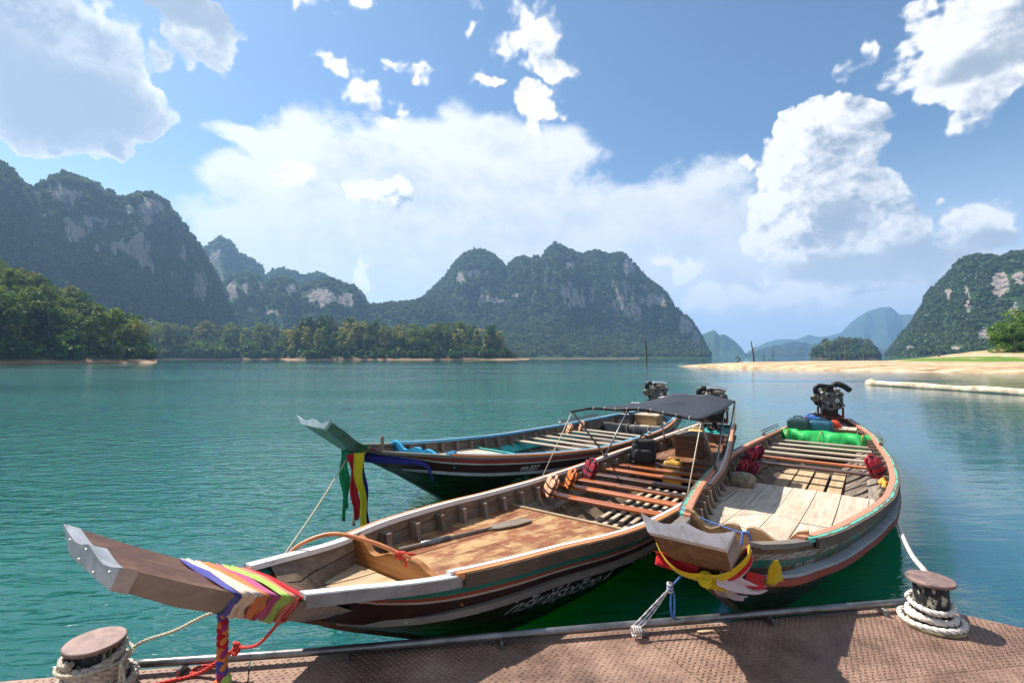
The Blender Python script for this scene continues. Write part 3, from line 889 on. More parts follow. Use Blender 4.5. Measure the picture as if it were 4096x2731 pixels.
# ---------------------------------------------------------------- the air over the lake
def build_haze():
    mt = bpy.data.materials.new('haze_air'); mt.use_nodes = True
    nt = NT(mt.node_tree)
    nt.t.nodes.remove(nt.t.nodes['Principled BSDF'])
    pv = nt.n('ShaderNodeVolumePrincipled')
    pv.inputs['Color'].default_value = (.40, .64, 1.0, 1)
    pv.inputs['Density'].default_value = HAZE
    pv.inputs['Anisotropy'].default_value = .35
    nt.link(pv.outputs[0], nt.t.nodes['Material Output'].inputs['Volume'])
    mb = MB().box((0, 3650, 259), (15200, 8100, 524))
    o = mb.build('haze', mt)
    tag(o, 'thin blue haze over the lake', None, None, 'stuff')
HAZE = 0.00018
build_haze()
# ---------------------------------------------------------------- wood and paint
def wood(name, dark, mid, light, axis='y', rough=.65, scale=1.0, worn=None, wornk=.5, coat=0.0, rnd=.25, bump=.35):
    """grain runs along the given object axis"""
    mt, nt, b = material(name)
    co = nt.n('ShaderNodeTexCoord').outputs['Object']
    oi = nt.n('ShaderNodeObjectInfo').outputs['Random']
    sh = nt.n('ShaderNodeCombineXYZ')
    for i in range(3): nt.link(nt.m('MULTIPLY', oi, 7.0 + 3 * i), sh.inputs[i])
    co2 = nt.v('ADD', co, sh.outputs[0])
    st = {'x': (1.4, 26, 26), 'y': (26, 1.4, 26), 'z': (26, 26, 1.4)}[axis]
    g1 = nt.noise(nt.v('MULTIPLY', co2, tuple(q * scale for q in st)), 1.0, 6, .62, .6)
    g2 = nt.noise(nt.v('MULTIPLY', co2, tuple(q * scale * .16 + 1.0 for q in st)), 1.0, 5, .6)
    c = nt.ramp(nt.m('ADD', nt.m('MULTIPLY', g1, .6), nt.m('MULTIPLY', g2, .4)), [(.30, dark), (.5, mid), (.68, light)])
    if worn is not None:
        k = nt.mr(nt.noise(nt.v('MULTIPLY', co2, tuple(max(1.2, q * .10) for q in st)), 1.6, 7, .68), wornk - .05, wornk + .09)
        c = nt.mix(nt.m('MULTIPLY', k, .92), c, nt.mix(g1, tuple(q * .7 for q in worn), worn))
    tint = nt.ramp(oi, [(0, (1 - rnd,) * 3), (.5, (1, 1, 1)), (1, (1 - rnd * .4, 1 - rnd * .55, 1 - rnd * .7))])
    c = nt.mix(1.0, c, tint, 'MULTIPLY')
    pset(nt, b, color=c, rough=nt.mr(g1, .2, .8, rough - .12, min(1, rough + .15)), coat=coat, coatr=.25, spec=.35, normal=nt.bump(g1, bump, .004))
    return mt

def paint(name, col, under=(.16, .12, .09), chip=.60, rough=.5, scale=1.0, axis='y', dirt=.25):
    """painted timber, chipped along the grain"""
    mt, nt, b = material(name)
    co = nt.n('ShaderNodeTexCoord').outputs['Object']
    st = {'x': (3, 14, 14), 'y': (14, 3, 14), 'z': (14, 14, 3)}[axis]
    g = nt.noise(nt.v('MULTIPLY', co, tuple(q * scale for q in st)), 1.6, 8, .72)
    d = nt.noise(co, 5, 5, .65)
    k = nt.mr(g, chip, chip + .03)
    pc = nt.mix(nt.m('MULTIPLY', nt.mr(d, .35, .75), dirt), col, tuple(q * .45 for q in col))
    wd = nt.mix(d, tuple(q * .6 for q in under), under)
    pset(nt, b, color=nt.mix(k, pc, wd), rough=nt.mix(k, (rough,) * 3, (.85,) * 3), spec=.4, normal=nt.bump(nt.m('SUBTRACT', 1.0, k), .25, .003))
    return mt

def hullpaint(name, stops, under=(.10, .07, .05), chip=.64, rough=.42, bottom=None):
    """bands of paint measured (UV v, metres) downwards from the rail"""
    mt, nt, b = material(name)
    uv = nt.n('ShaderNodeUVMap').outputs[0]
    sp = nt.n('ShaderNodeSeparateXYZ'); nt.link(uv, sp.inputs[0])
    U, Vv = sp.outputs[0], sp.outputs[1]
    co = nt.n('ShaderNodeTexCoord').outputs['Object']
    g = nt.noise(nt.v('MULTIPLY', co, (6, 2.0, 22)), 1.5, 8, .72)
    wob = nt.m('MULTIPLY_ADD', nt.noise(co, 9, 3, .6), .006, -.003)
    c = nt.ramp(nt.m('ADD', Vv, wob), stops, 'CONSTANT')
    d = nt.noise(nt.v('MULTIPLY', co, (5, 2.2, 9)), 1.0, 6, .68)
    c = nt.mix(nt.m('MULTIPLY', nt.mr(d, .4, .75), .55), c, nt.v('MULTIPLY', c, (.45, .42, .40)))
    k = nt.mr(g, chip, chip + .04)
    pset(nt, b, color=nt.mix(k, c, nt.mix(d, tuple(q * .6 for q in under), tuple(q * 1.7 for q in under))), rough=nt.mr(d, .3, .7, rough - .1, rough + .25), spec=.4,
         normal=nt.bump(g, .25, .004))
    return mt

M_GREYWOOD = wood('weathered_wood', (.10, .078, .058), (.22, .175, .135), (.36, .30, .24), 'y', .85)
M_GREYWOOD_Z = wood('weathered_rib', (.10, .074, .054), (.22, .165, .122), (.39, .315, .24), 'z', .85)
M_INNER = wood('inner_planking', (.095, .060, .039), (.20, .135, .088), (.33, .24, .16), 'y', .85)
M_INNER2 = wood('inner_planking_grey', (.085, .066, .050), (.17, .135, .105), (.28, .23, .185), 'y', .85)
M_PALEDECK = wood('pale_deck', (.31, .235, .165), (.54, .435, .325), (.70, .59, .46), 'y', .85, rnd=.22)
M_TANDECK = wood('tan_deck', (.28, .185, .10), (.49, .345, .20), (.66, .50, .32), 'y', .75)
M_VARNISH = wood('varnished_deck', (.13, .040, .018), (.25, .085, .032), (.38, .155, .055), 'y', .5, worn=(.58, .36, .16), wornk=.49, rnd=.15)
M_REDDECK = wood('red_deck', (.13, .05, .025), (.23, .095, .045), (.34, .16, .08), 'y', .5, worn=(.42, .28, .16), wornk=.56)
M_SEAT = wood('varnished_seat', (.26, .065, .018), (.46, .125, .030), (.60, .20, .055), 'x', .32, coat=.3, rnd=.4)
M_SEAT_GREY = wood('bare_seat', (.26, .20, .145), (.45, .365, .275), (.60, .51, .40), 'x', .7)
M_SEAT_DARK = wood('dark_seat', (.05, .02, .015), (.12, .05, .035), (.20, .10, .075), 'x', .4, coat=.2)
M_CARVED = wood('carved_board', (.20, .075, .020), (.36, .15, .040), (.47, .23, .075), 'x', .45, coat=.15)
M_CARVED_PALE = wood('carved_board_pale', (.17, .095, .040), (.34, .205, .10), (.48, .33, .19), 'x', .7)
M_PROW = wood('prow_wood', (.060, .024, .013), (.125, .053, .029), (.21, .105, .062), 'y', .5, coat=.1)
M_PROW3 = wood('prow_wood_worn', (.07, .035, .018), (.17, .085, .04), (.30, .185, .10), 'y', .6, worn=(.34, .27, .20), wornk=.6)
M_PROWSIDE = mat_plain('prow_side_metal', (.25, .21, .18), .6, .1, .25, 7, .1)
M_METAL = mat_plain('prow_metal', (.36, .37, .39), .5, .35, .22, 9, .12)
M_METAL_W = mat_plain('prow_metal_pale', (.66, .65, .66), .5, .3, .18, 9, .12)
M_ALU = mat_plain('rail_metal', (.24, .24, .245), .45, .4, .25, 6, .05)
M_WHITE = paint('white_paint', (.74, .71, .67), chip=.64, rough=.4)
M_ORANGE = paint('orange_paint', (.66, .24, .085), chip=.68, rough=.45)
M_SALMON = paint('salmon_paint', (.60, .235, .135), chip=.66)
M_TURQ = paint('turquoise_paint', (.10, .46, .35), chip=.52, under=(.20, .14, .10))
M_BLUEP = paint('blue_paint', (.10, .36, .56), chip=.60)
M_BLUEB = paint('bright_blue_paint', (.035, .33, .58), chip=.68, axis='x', under=(.45, .38, .30))
M_REDP = paint('red_paint', (.42, .055, .03), chip=.66)
M_TEALB = paint('teal_paint', (.045, .40, .34), chip=.68)
M_RUB_GREY = paint('grey_strake', (.20, .165, .135), chip=.64, rough=.75, dirt=.5)
M_RUB_WHITE = paint('whitened_strake', (.36, .37, .38), chip=.64, rough=.8, dirt=.5)
M_RAILDARK = paint('dark_rail', (.12, .078, .052), chip=.60, rough=.75, dirt=.5, under=(.26, .21, .16))
M_RUB_RED = paint('red_strake', (.30, .055, .03), chip=.60, rough=.7)
M_STEM_T = paint('turquoise_stem', (.14, .185, .165), chip=.66)
M_NAIL = mat_plain('nail_metal', (.75, .74, .72), .3, .9, .1, 20)
M_BLACK = mat_plain('black_cloth', (.022, .022, .026), .85, 0, .4, 60, .4)
M_ROPE_TAN = mat_plain('tan_rope', (.55, .47, .34), .9, 0, .3, 90, .5)
M_ROPE_WHITE = mat_plain('white_rope', (.62, .555, .49), .9, 0, .2, 60, .4)
M_ROPE_RED = mat_plain('red_rope', (.62, .045, .03), .75, 0, .25, 80, .4)
M_ROPE_BLUE = mat_plain('blue_rope', (.07, .16, .46), .8, 0, .3, 80, .4)
M_ROPE_GREY = mat_plain('grey_rope', (.42, .39, .34), .9, 0, .3, 90, .4)
M_HULL1 = hullpaint('hull_brown_green', [(0, (.13, .11, .095)), (.045, (.02, .15, .11)), (.085, (.26, .05, .025)), (.108, (.42, .36, .30)), (.122, (.034, .011, .008))], under=(.10, .05, .03), chip=.68)
M_BOT1 = hullpaint('hull_bottom_dark', [(0, (.034, .013, .009)), (.45, (.018, .018, .011))], under=(.05, .035, .02), chip=.70)
M_HULL2 = hullpaint('hull_brown_red', [(0, (.08, .24, .40)), (.016, (.30, .045, .025)), (.078, (.50, .50, .46)), (.096, (.045, .010, .007))], under=(.16, .08, .05), chip=.66)
M_BOT2 = hullpaint('hull_bottom_black', [(0, (.016, .016, .012)), (.6, (.022, .026, .014))], under=(.055, .045, .025), chip=.70)
M_HULL3 = hullpaint('hull_worn_brown', [(0, (.11, .06, .035)), (.045, (.34, .31, .26)), (.085, (.015, .16, .12)), (.14, (.11, .06, .035))], under=(.14, .075, .04), chip=.52, rough=.6)
M_BOT3 = hullpaint('hull_bottom_olive', [(0, (.10, .065, .035)), (.2, (.045, .048, .026))], under=(.14, .11, .06), chip=.58, rough=.6)
M_LETTER = mat_plain('letter_white', (.70, .66, .60), .6, 0, .2, 30)
M_LETTER_G = mat_plain('letter_green', (.20, .44, .34), .6, 0, .25, 30)
M_LETTER_F = mat_plain('letter_faded', (.42, .38, .33), .7, 0, .35, 60)

# ---------------------------------------------------------------- long-tail boats
class Boat:
    def __init__(self, name, label, O, hd, tab, stem, s_end, hue):
        self.hd = R(hd)
        self.root = empty(name, (O[0], O[1], 0), -self.hd, label, 'boat', 'long-tail boats at the pier')
        self.M = Matrix.Translation((O[0], O[1], 0)) @ Matrix.Rotation(-self.hd, 4, 'Z')
        t = np.array(tab)
        self.hwf, self.zgf = herm(t[:, 0], t[:, 1]), herm(t[:, 0], t[:, 2])
        st = np.array(stem)
        self.st = st
        self.s_end = s_end
        self.hue = hue
    def zk(self, s):
        base = float(np.interp(s, self.st[:, 0], self.st[:, 1]))
        rise = max(0.0, (s - (self.s_end - 2.6)) / 2.6)
        return base + rise ** 2 * .42
    def hw(self, s): return max(.02, self.hwf(s) + .03)
    def zg(self, s): return self.zgf(s)
    def W(self, t, s, z): return self.M @ Vector((t, s, z))
    def sec(self, s):
        """outer half section from rail to keel: [(t, z)]"""
        hw, zg, zk = self.hw(s), self.zg(s), self.zk(s)
        zc = max(zg - float(np.interp(s, [q[0] for q in self.hue['top']], [q[1] for q in self.hue['top']])), zk + .004)
        full = 1 - math.exp(-max(0, zc - zk) / .11)
        hc = max(.03, hw * (.50 + .46 * full) if zc > zk + .01 else .03)
        if zc <= zk + .01: hc = .03
        else: hc = .03 + (hw * .955 - .03) * full
        pts = [(hw, zg), (hw + (hc - hw) * .5 + .012 * full, zg + (zc - zg) * .5), (hc, zc)]
        for u in (.25, .5, .75, 1.0):
            tb = hc + (.03 - hc) * u + math.sin(u * math.pi) * hc * .20
            pts.append((tb, zc + (zk - zc) * u ** 1.15))
        return pts
    def half(self, s, z):
        """inside half width at height z"""
        p = self.sec(s)
        zs = [q[1] for q in p][::-1]; ts = [q[0] for q in p][::-1]
        return max(.0, float(np.interp(z, zs, ts)) - .045)
    def on(self, s, d, side=1, off=.004):
        """a point of the outer skin, d metres below the rail measured along the section"""
        p = self.sec(s)
        L = [0]
        for i in range(1, len(p)):
            L.append(L[-1] + math.hypot(p[i][0] - p[i - 1][0], p[i][1] - p[i - 1][1]))
        t, z = np.interp(d, L, [q[0] for q in p]), np.interp(d, L, [q[1] for q in p])
        t2, z2 = np.interp(d + .01, L, [q[0] for q in p]), np.interp(d + .01, L, [q[1] for q in p])
        n = Vector((-(z2 - z), (t2 - t)))
        n = n.normalized() if n.length > 1e-9 else Vector((1, 0))
        return Vector(((t + n[0] * off) * side, s, z + n[1] * off))
    def part(self, mb, name, mat, smooth=False, label=None):
        return mb.build(name, mat, self.root, smooth, label)

    def skins(self, s0, m_top, m_bot, m_in):
        ss = np.concatenate([np.linspace(s0, s0 + 2.2, 34), np.linspace(s0 + 2.3, self.s_end, 44)])
        for side in (1, -1):
            for nm, lo, hi, mt in (('topside_plank', 0, 3, m_top), ('bottom_plank', 2, 7, m_bot)):
                vs, uv = [], []
                for s in ss:
                    p = self.sec(s)
                    L = 0
                    for k in range(lo, hi):
                        if k > lo: L += math.hypot(p[k][0] - p[k - 1][0], p[k][1] - p[k - 1][1])
                        vs.append((p[k][0] * side, s, p[k][1])); uv.append((s, L))
                n = hi - lo
                fs = [(i * n + j, i * n + j + 1, (i + 1) * n + j + 1, (i + 1) * n + j) for i in range(len(ss) - 1) for j in range(n - 1)]
                if side < 0: fs = [f[::-1] for f in fs]
                me = mesh_from(nm, vs, fs, True)
                ul = me.uv_layers.new(name='UVMap')
                for lp in me.loops: ul.data[lp.index].uv = uv[lp.vertex_index]
                link(nm, me, mt, self.root)
            # inner planking: strakes with a small step between them
            for a, b2, off in ((0.0, .40, .040), (.40, 1.0, .046), (1.0, 1.8, .040), (1.8, 3.0, .044)):
                vs = []
                for s in ss[2:]:
                    p = self.sec(s)
                    for u in (a, (a + b2) / 2, b2 - .012):
                        q = u * 2 if u < 1 else 2 + (u - 1) * 2
                        q = min(q, 6)
                        i = min(int(q), 5)
                        t = p[i][0] + (p[i + 1][0] - p[i][0]) * (q - i); z = p[i][1] + (p[i + 1][1] - p[i][1]) * (q - i)
                        vs.append((max(0.0, t - off) * side, s, z + (.03 if q > 3 else 0)))
                n = 3
                fs = [(i * n + j, i * n + j + 1, (i + 1) * n + j + 1, (i + 1) * n + j) for i in range(len(ss) - 3) for j in range(n - 1)]
                if side > 0: fs = [f[::-1] for f in fs]
                link('inner_plank', mesh_from('inner_plank', vs, fs, True), m_in, self.root)
        # transom
        p = self.sec(self.s_end)
        ol = [(q[0], q[1]) for q in p] + [(-q[0], q[1]) for q in p[::-1]]
        self.part(MB().prism(ol, 'y', self.s_end - .03, self.s_end + .012), 'transom', m_top)

    def strip(self, name, mat, s0, s1, o0, o1, z0, z1, n=60, taper=0, smooth=False, follow='rail', sides=(1, -1)):
        """a lath of rectangular section running along the side; o offsets from the hull edge, z from the rail (or chine)"""
        for side in sides:
            rings = []
            for i, s in enumerate(np.linspace(s0, s1, n)):
                if follow == 'rail':
                    t, z = self.hw(s), self.zg(s)
                else:
                    q = self.sec(s)[2]; t, z = q
                k = 1.0
                if taper: k = min(1, (s - s0) / taper + .05)
                a, b2 = t + o0, t + o0 + (o1 - o0) * k
                rings.append([(a * side, s, z + z0), (b2 * side, s, z + z0), (b2 * side, s, z + z1), (a * side, s, z + z1)])
            mb = MB().loft(rings)
            self.part(mb, name, mat)

    def plank(self, name, mat, t0, t1, s0, s1, zf, th=.022, n=14, margin=.0):
        """fore-and-aft board lying at height zf(s), trimmed to the hull"""
        L, Rr = [], []
        for s in np.linspace(s0, s1, n):
            z = zf(s)
            h = self.half(s, z) - margin
            a, b2 = max(t0, -h), min(t1, h)
            if b2 - a > .012: L.append((a, s, z)); Rr.append((b2, s, z))
        if len(L) < 2: return None
        rings = [[(a[0], a[1], a[2]), (b2[0], b2[1], b2[2]), (b2[0], b2[1], b2[2] - th), (a[0], a[1], a[2] - th)] for a, b2 in zip(L, Rr)]
        return self.part(MB().loft(rings), name, mat)

    def deck(self, mat, s0, s1, zf, width=.2, gap=.006, splits=(), seed=1, margin=0.0, jit=0.0):
        g = random.Random(seed)
        t = -1.25
        while t < 1.25:
            wd = width * g.uniform(.85, 1.15)
            cuts = [s0] + [c + g.uniform(-jit, jit) for c in splits if g.random() < .8] + [s1]
            for a, b2 in zip(cuts[:-1], cuts[1:]):
                dz = g.uniform(-.003, .003)
                self.plank('deck_plank', mat, t, t + wd - gap, a + gap * .5, b2 - gap * .5, lambda s, dz=dz: zf(s) + dz, margin=margin)
            t += wd

    def rib(self, mat, s, zlow, depth=.105, th=.045, top=.03, low=.045):
        for side in (1, -1):
            zt = self.zg(s) - top
            zs = np.linspace(zt, max(zlow, self.zk(s) + .05), 10)
            out = [(self.half(s, z) + .012, z) for z in zs]
            inn = []
            for i, (t, z) in enumerate(out):
                d = depth + (low - depth) * (i / 9) ** .8
                nz = .0 if (i < 2 or low > .08) else (.5 if t > .2 else .9) * d * (i / 9)
                inn.append((max(0.0, t - d), z + nz))
            ol = out + inn[::-1]
            ol = [(t * side, z) for t, z in ol]
            self.part(MB().prism(ol, 'y', s - th / 2, s + th / 2), 'rib', mat)

    def seat(self, mat, s, z, wd=.13, th=.032, skew=0.0, tilt=0.0):
        h = self.half(s, z) - .004
        M = Matrix.Rotation(skew, 3, 'Z') @ Matrix.Rotation(tilt, 3, 'Y')
        mb = MB().box((0, s, z), (2 * h, wd, th), .006, M)
        return self.part(mb, 'seat_plank', mat)

    def carved(self, mat, s, zt, height, th=.045, name='carved_crossbeam'):
        h = self.half(s, zt - .1) + .01
        def prof(u):
            us = [0, .02, .08, .16, .28, .42, .55, .66, .75, .85, 1]
            ys = [.50, .56, .76, .80, .76, .60, .50, .54, .74, .92, 1.0]
            return np.interp(u, us, ys)
        top = [(t, zt - height + height * prof(abs(t) / h)) for t in np.linspace(-h, h, 81)]
        mb = MB()
        n = len(top)
        rings = [[(t, s - th / 2, z), (t, s + th / 2, z), (t, s + th / 2, zt - height), (t, s - th / 2, zt - height)] for t, z in top]
        mb.loft(rings)
        return self.part(mb, name, mat)

    def prow(self, prof, m_top, m_side, m_metal, plate=.05, dip=.028, side_plate=False):
        """prof: [(s, z_top, hw_top, z_bottom, hw_bottom)] from the tip aft"""
        P = np.array(prof)
        def ring(s, grow=0.0, k=None):
            zt, ht, zb, hb = [np.interp(s, P[:, 0], P[:, i]) for i in (1, 2, 3, 4)]
            fade = max(0.0, 1 - (s - P[0, 0]) / .45)
            top = []
            for u in np.linspace(-1, 1, 25):
                a = abs(u)
                d = np.interp(a, [0, .10, .28, .5, .72, 1], [.15, .35, .80, 1.0, .70, 0]) * dip * (fade + .25)
                top.append((u * (ht + grow), s, zt - d + grow))
            lean = .30 * (zt - zb)
            bot = [(u * (hb + grow), s, zb - grow) for u in np.linspace(1, -1, 9)]
            return top + bot
        ss = np.linspace(P[0, 0], P[-1, 0], 30)
        rings = [ring(s) for s in ss]
        n = len(rings[0])
        mb = MB()
        mb.loft(rings)
        # faces between top row index 24..25 and 33..0 are the sides
        me = mb.mesh('prow_block')
        mi = []
        for f in me.polygons:
            j = sorted(i % n for i in f.vertices)
            js = set(j)
            side = (24 in js and 25 in js and len(js) == 2) or (33 in js and 0 in js and len(js) == 2)
            mi.append(1 if side else 0)
        me.polygons.foreach_set('material_index', mi)
        mb.fixn(me)
        link('prow_block', me, [m_top, m_side], self.root)
        # metal shoe over the end
        r0 = ring(P[0, 0], .004)
        r0 = [(p[0], p[1] - .006, p[2]) for p in r0]
        r1 = ring(P[0, 0] + plate, .004)
        mb = MB().loft([r0, r1], True, False)
        mid = [(p[0] * .0, p[1], p[2]) for p in r0]
        c = len(mb.v)
        # end cap as strip quads between top row and bottom row
        top, bot = r0[:25], r0[25:][::-1]
        vs = top + [tuple(np.array(bot[0]) + (np.array(bot[-1]) - np.array(bot[0])) * i / 24) for i in range(25)]
        mb.add(vs, [(i, i + 1, i + 26, i + 25) for i in range(24)])
        shoe = self.part(mb, 'prow_plate', m_metal)
        for i, (u, v) in enumerate(((-.8, .75), (-.1, .8), (.75, .75), (-.45, .25), (.3, .2))):
            tz = np.array(r0[12 + int(u * 12)]); bz = np.array(vs[25 + 12 + int(u * 12)])
            q = bz + (tz - bz) * v
            mb = MB(); mb.tube([(q[0], q[1] + .002, q[2]), (q[0], q[1] - .004, q[2])], [.005, .004], 8)
            mb.build('nail', M_NAIL, shoe)
        if side_plate:
            pass
    def bilge(self, mat, s0, s1, z=.035):
        rings = []
        for s in np.linspace(s0, s1, 40):
            h = self.half(s, z) + .02
            rings.append([(-h, s, z), (h, s, z), (h, s, z - .02), (-h, s, z - .02)])
        self.part(MB().loft(rings), 'bilge_floor', mat)
    def stempost(self, mat, s0, s1, w0=.03):
        rings = []
        for s in np.linspace(s0, s1, 24):
            z = self.zk(s)
            rings.append([(-w0, s, z + .03), (w0, s, z + .03), (w0 * .8, s - .012, z - .022), (-w0 * .8, s - .012, z - .022)])
        self.part(MB().loft(rings), 'stem_post', mat)

    def letter(self, txt, s0, d0, size, mat, side=1, shear=.25, sx=1.0, label=None):
        cu = bpy.data.curves.new('lettering', 'FONT')
        cu.body = txt
        cu.size = size
        cu.shear = shear
        cu.resolution_u = 3
        cu.offset = size * .012
        ob = bpy.data.objects.new('lettering_tmp', cu)
        COL.objects.link(ob)
        dg = bpy.context.evaluated_depsgraph_get()
        me = bpy.data.meshes.new_from_object(ob.evaluated_get(dg))
        bpy.data.objects.remove(ob)
        bm = bmesh.new(); bm.from_mesh(me)
        bmesh.ops.triangulate(bm, faces=bm.faces)
        bm.to_mesh(me); bm.free()
        for v in me.vertices:
            v.co = self.on(s0 + v.co.x * sx, d0 - v.co.y, side, .005)
        me.materials.clear()
        o = link('lettering', me, mat, self.root)
        if label: o['label'] = label
        return o

M_PALESEAT = M_SEAT_GREY
M_BILGE = wood('bilge_wood', (.025, .020, .016), (.055, .045, .036), (.10, .082, .066), 'y', .8)
# ---- boat one, nearest, bow to the lower left
b1 = Boat('longtail_boat', 'brown boat with white and orange rails, nearest, silver prow pointing to lower left', (-1.1, 2.6), 36,
          [(-.9, .10, 1.20), (-.45, .20, 1.03), (-.2, .256, .98), (0, .314, .942), (.5, .463, .849), (1, .608, .802), (1.5, .70, .752), (2, .793, .691), (2.5, .847, .634), (3, .875, .595), (3.5, .888, .563),
           (4, .901, .543), (4.5, .895, .531), (5, .873, .530), (5.5, .843, .545), (6, .782, .565), (6.5, .708, .580), (7, .628, .605), (7.5, .535, .640), (8, .44, .675), (8.5, .36, .70), (9.2, .27, .74)],
          [(-.91, 1.28), (-.425, .983), (-.15, .82), (.115, .668), (.22, .595), (1.04, .146), (1.5, -.08), (2.1, -.17), (12, -.17)], 9.1, {'top': [(.1, .245), (.6, .20), (1.3, .18), (9, .20)]})
b1.skins(-.17, M_HULL1, M_BOT1, M_INNER)
b1.prow([(-.885, 1.385, .364, 1.285, .255), (-.66, 1.235, .325, 1.11, .20), (-.47, 1.117, .29, .99, .15), (-.2, .985, .25, .83, .08), (-.05, .90, .225, .74, .05), (.12, .79, .25, .69, .05)], M_PROW, M_PROWSIDE, M_METAL)
b1.stempost(M_PROW, -.14, 2.4)
b1.strip('bow_rail', M_WHITE, -.165, .64, -.062, -.006, -.008, .022)
b1.strip('rail_edging', M_ALU, -.165, .64, -.005, .008, -.040, .020)
b1.strip('gunwale_cap', M_WHITE, .60, 9.05, -.066, -.032, .004, .044)
b1.strip('gunwale_stripe', M_ORANGE, .62, 9.05, -.030, .008, .004, .040)
b1.strip('rail_side', M_RAILDARK, .66, 9.05, .006, .020, -.045, .034)
b1.strip('rub_strake', M_RUB_GREY, .14, 9.05, -.012, .048, -.022, .014, taper=.5, follow='chine')
b1.bilge(M_BILGE, 1.6, 8.6)
zd1 = lambda s: b1.zg(s) - .165
b1.deck(M_TANDECK, -.02, .66, lambda s: b1.zg(s) - .160, .27, seed=3)
b1.carved(M_CARVED, .70, .86, .20)
b1.deck(M_VARNISH, .735, 2.98, zd1, .19, splits=(1.75,), seed=4, jit=.12)
b1.part(MB().box((0, 3.0, zd1(3.0) + .006), (2 * b1.half(3.0, .45) - .02, .035, .03), .004), 'deck_edge_batten', M_TANDECK)
b1.part(MB().box((0, 3.02, zd1(3.0) - .13), (1.45, .02, .22)), 'deck_bulkhead', M_GREYWOOD)
for s in np.arange(.98, 8.7, .36):
    b1.rib(M_GREYWOOD_Z, s, (zd1(s) - .03) if s < 2.98 else .04 if s < 6.3 else .33, low=.10 if s < 2.98 or s > 6.3 else .045)
for i, s in enumerate((3.68, 4.12, 4.52, 4.93, 5.31, 5.69, 6.06)):
    b1.seat(M_SEAT if i not in (3, 6) else M_SEAT_DARK, s, .425 + (.0, .004, -.003, -.006, .002, .0, .0)[i], .125, .032, (.01, -.008, .012, 0, -.01, .006, 0)[i])
def stringer(bt, mat, s0, s1, z, wd=.16, name='seat_stringer', drop=.10):
    for side in (1, -1):
        rings = []
        for s in np.linspace(s0, s1, 16):
            h = bt.half(s, z) - .005
            a, b2 = (h, z), (h - wd, z - drop)
            rings.append([(a[0] * side, s, a[1]), (b2[0] * side, s, b2[1]), (b2[0] * side, s, b2[1] - .025), (a[0] * side, s, a[1] - .025)])
        bt.part(MB().loft(rings), name, mat)
stringer(b1, M_GREYWOOD, 3.05, 6.3, .37)
for k, t in enumerate((-.30, -.17, -.04, .09, .22)):
    b1.part(MB().box((t, 4.5, .075), (.055, 2.9, .02), .003), 'floor_slat', M_PALEDECK)
for s in np.arange(3.3, 6.0, .42):
    b1.part(MB().box((-.04, s, .050), (.62, .06, .022), .003), 'floor_batten', M_GREYWOOD)
b1.part(MB().box((0, 6.34, .33), (2 * b1.half(6.34, .36), .03, .20), .004), 'aft_bulkhead', M_CARVED)
b1.part(MB().box((0, 6.36, .445), (2 * b1.half(6.36, .44) - .01, .09, .022), .004), 'aft_bulkhead_cap', M_SEAT_DARK)
b1.deck(M_REDDECK, 6.42, 8.25, lambda s: .44 + (s - 6.4) * .02, .17, seed=6)
b1.part(MB().box((0, 8.34, .55), (2 * b1.half(8.34, .56), .03, .17), .004), 'stern_bulkhead', M_SEAT_DARK)
b1.deck(M_TEALB, 8.36, 9.05, lambda s: .64 + (s - 8.3) * .05, .22, seed=7)
# painted flowers on the aft bulkhead
def flower(bt, t, s, z, r, mat, name='painted_flower'):
    mb = MB()
    for k in range(4):
        a = k * math.pi / 2 + math.pi / 4 * 0
        ca, sa = math.cos(a), math.sin(a)
        pts = [(0, .12), (.30, .42), (0, 1.0), (-.30, .42)]
        vs = [(t + r * (x * ca - y * sa), s, z + r * .62 * (x * sa + y * ca)) for x, y in pts]
        mb.add(vs, [(0, 1, 2, 3)])
    bt.part(mb, name, mat)
M_FLOWER = mat_plain('flower_paint', (.62, .56, .46), .6, 0, .2, 40)
flower(b1, .33, 6.322, .345, .075, M_FLOWER); flower(b1, -.33, 6.322, .345, .075, M_FLOWER)
b1.letter('ทรัพย์รุ่งเรือง 4', 1.08, .405, .185, M_LETTER, 1, .35, .98)
for s in np.arange(.35, 3.2, .33):
    q = b1.on(s, .185, 1, .062)
    b1.part(MB().tube([q, q + Vector((.004, 0, .0))], .008, 7), 'rivet', M_NAIL)

# ---- boat three, right, bow towards the camera
b3 = Boat('longtail_boat', 'worn boat with salmon and turquoise rails at the right, prow towards the camera', (.9, 2.6), 37,
          [(0, .12, 1.13), (.3, .17, 1.04), (.7, .26, .945), (1.0, .33, .875), (1.37, .41, .801), (1.5, .446, .781), (2, .567, .722), (2.5, .666, .68), (3, .759, .638), (3.5, .838, .605), (4, .912, .575), (4.5, .951, .562), (5, .982, .552), (5.5, .988, .553),
           (6, .977, .563), (6.5, .955, .576), (7, .908, .587), (7.5, .86, .594), (8, .822, .594), (8.5, .786, .592), (9, .715, .605), (9.5, .575, .65), (10, .40, .70), (10.5, .27, .75)],
          [(.03, 1.127), (.3, .87), (.68, .604), (1.28, .246), (1.78, -.05), (2.3, -.17), (12, -.17)], 10.45, {'top': [(.6, .215), (1.4, .17), (10, .19)]})
b3.skins(.40, M_HULL3, M_BOT3, M_INNER2)
b3.prow([(.065, 1.211, .246, 1.118, .205), (.22, 1.10, .235, .965, .19), (.42, 1.005, .225, .82, .15), (.68, .90, .22, .64, .08), (.95, .80, .24, .58, .05)], M_PROW3, M_PROWSIDE, M_METAL_W, .03, .03)
b3.stempost(M_PROW3, .46, 2.6)
b3.strip('bow_rail', M_RUB_GREY, .62, 1.40, -.07, .010, -.012, .020)
b3.strip('gunwale_cap', M_SALMON, 1.35, 10.3, -.070, -.014, .004, .040)
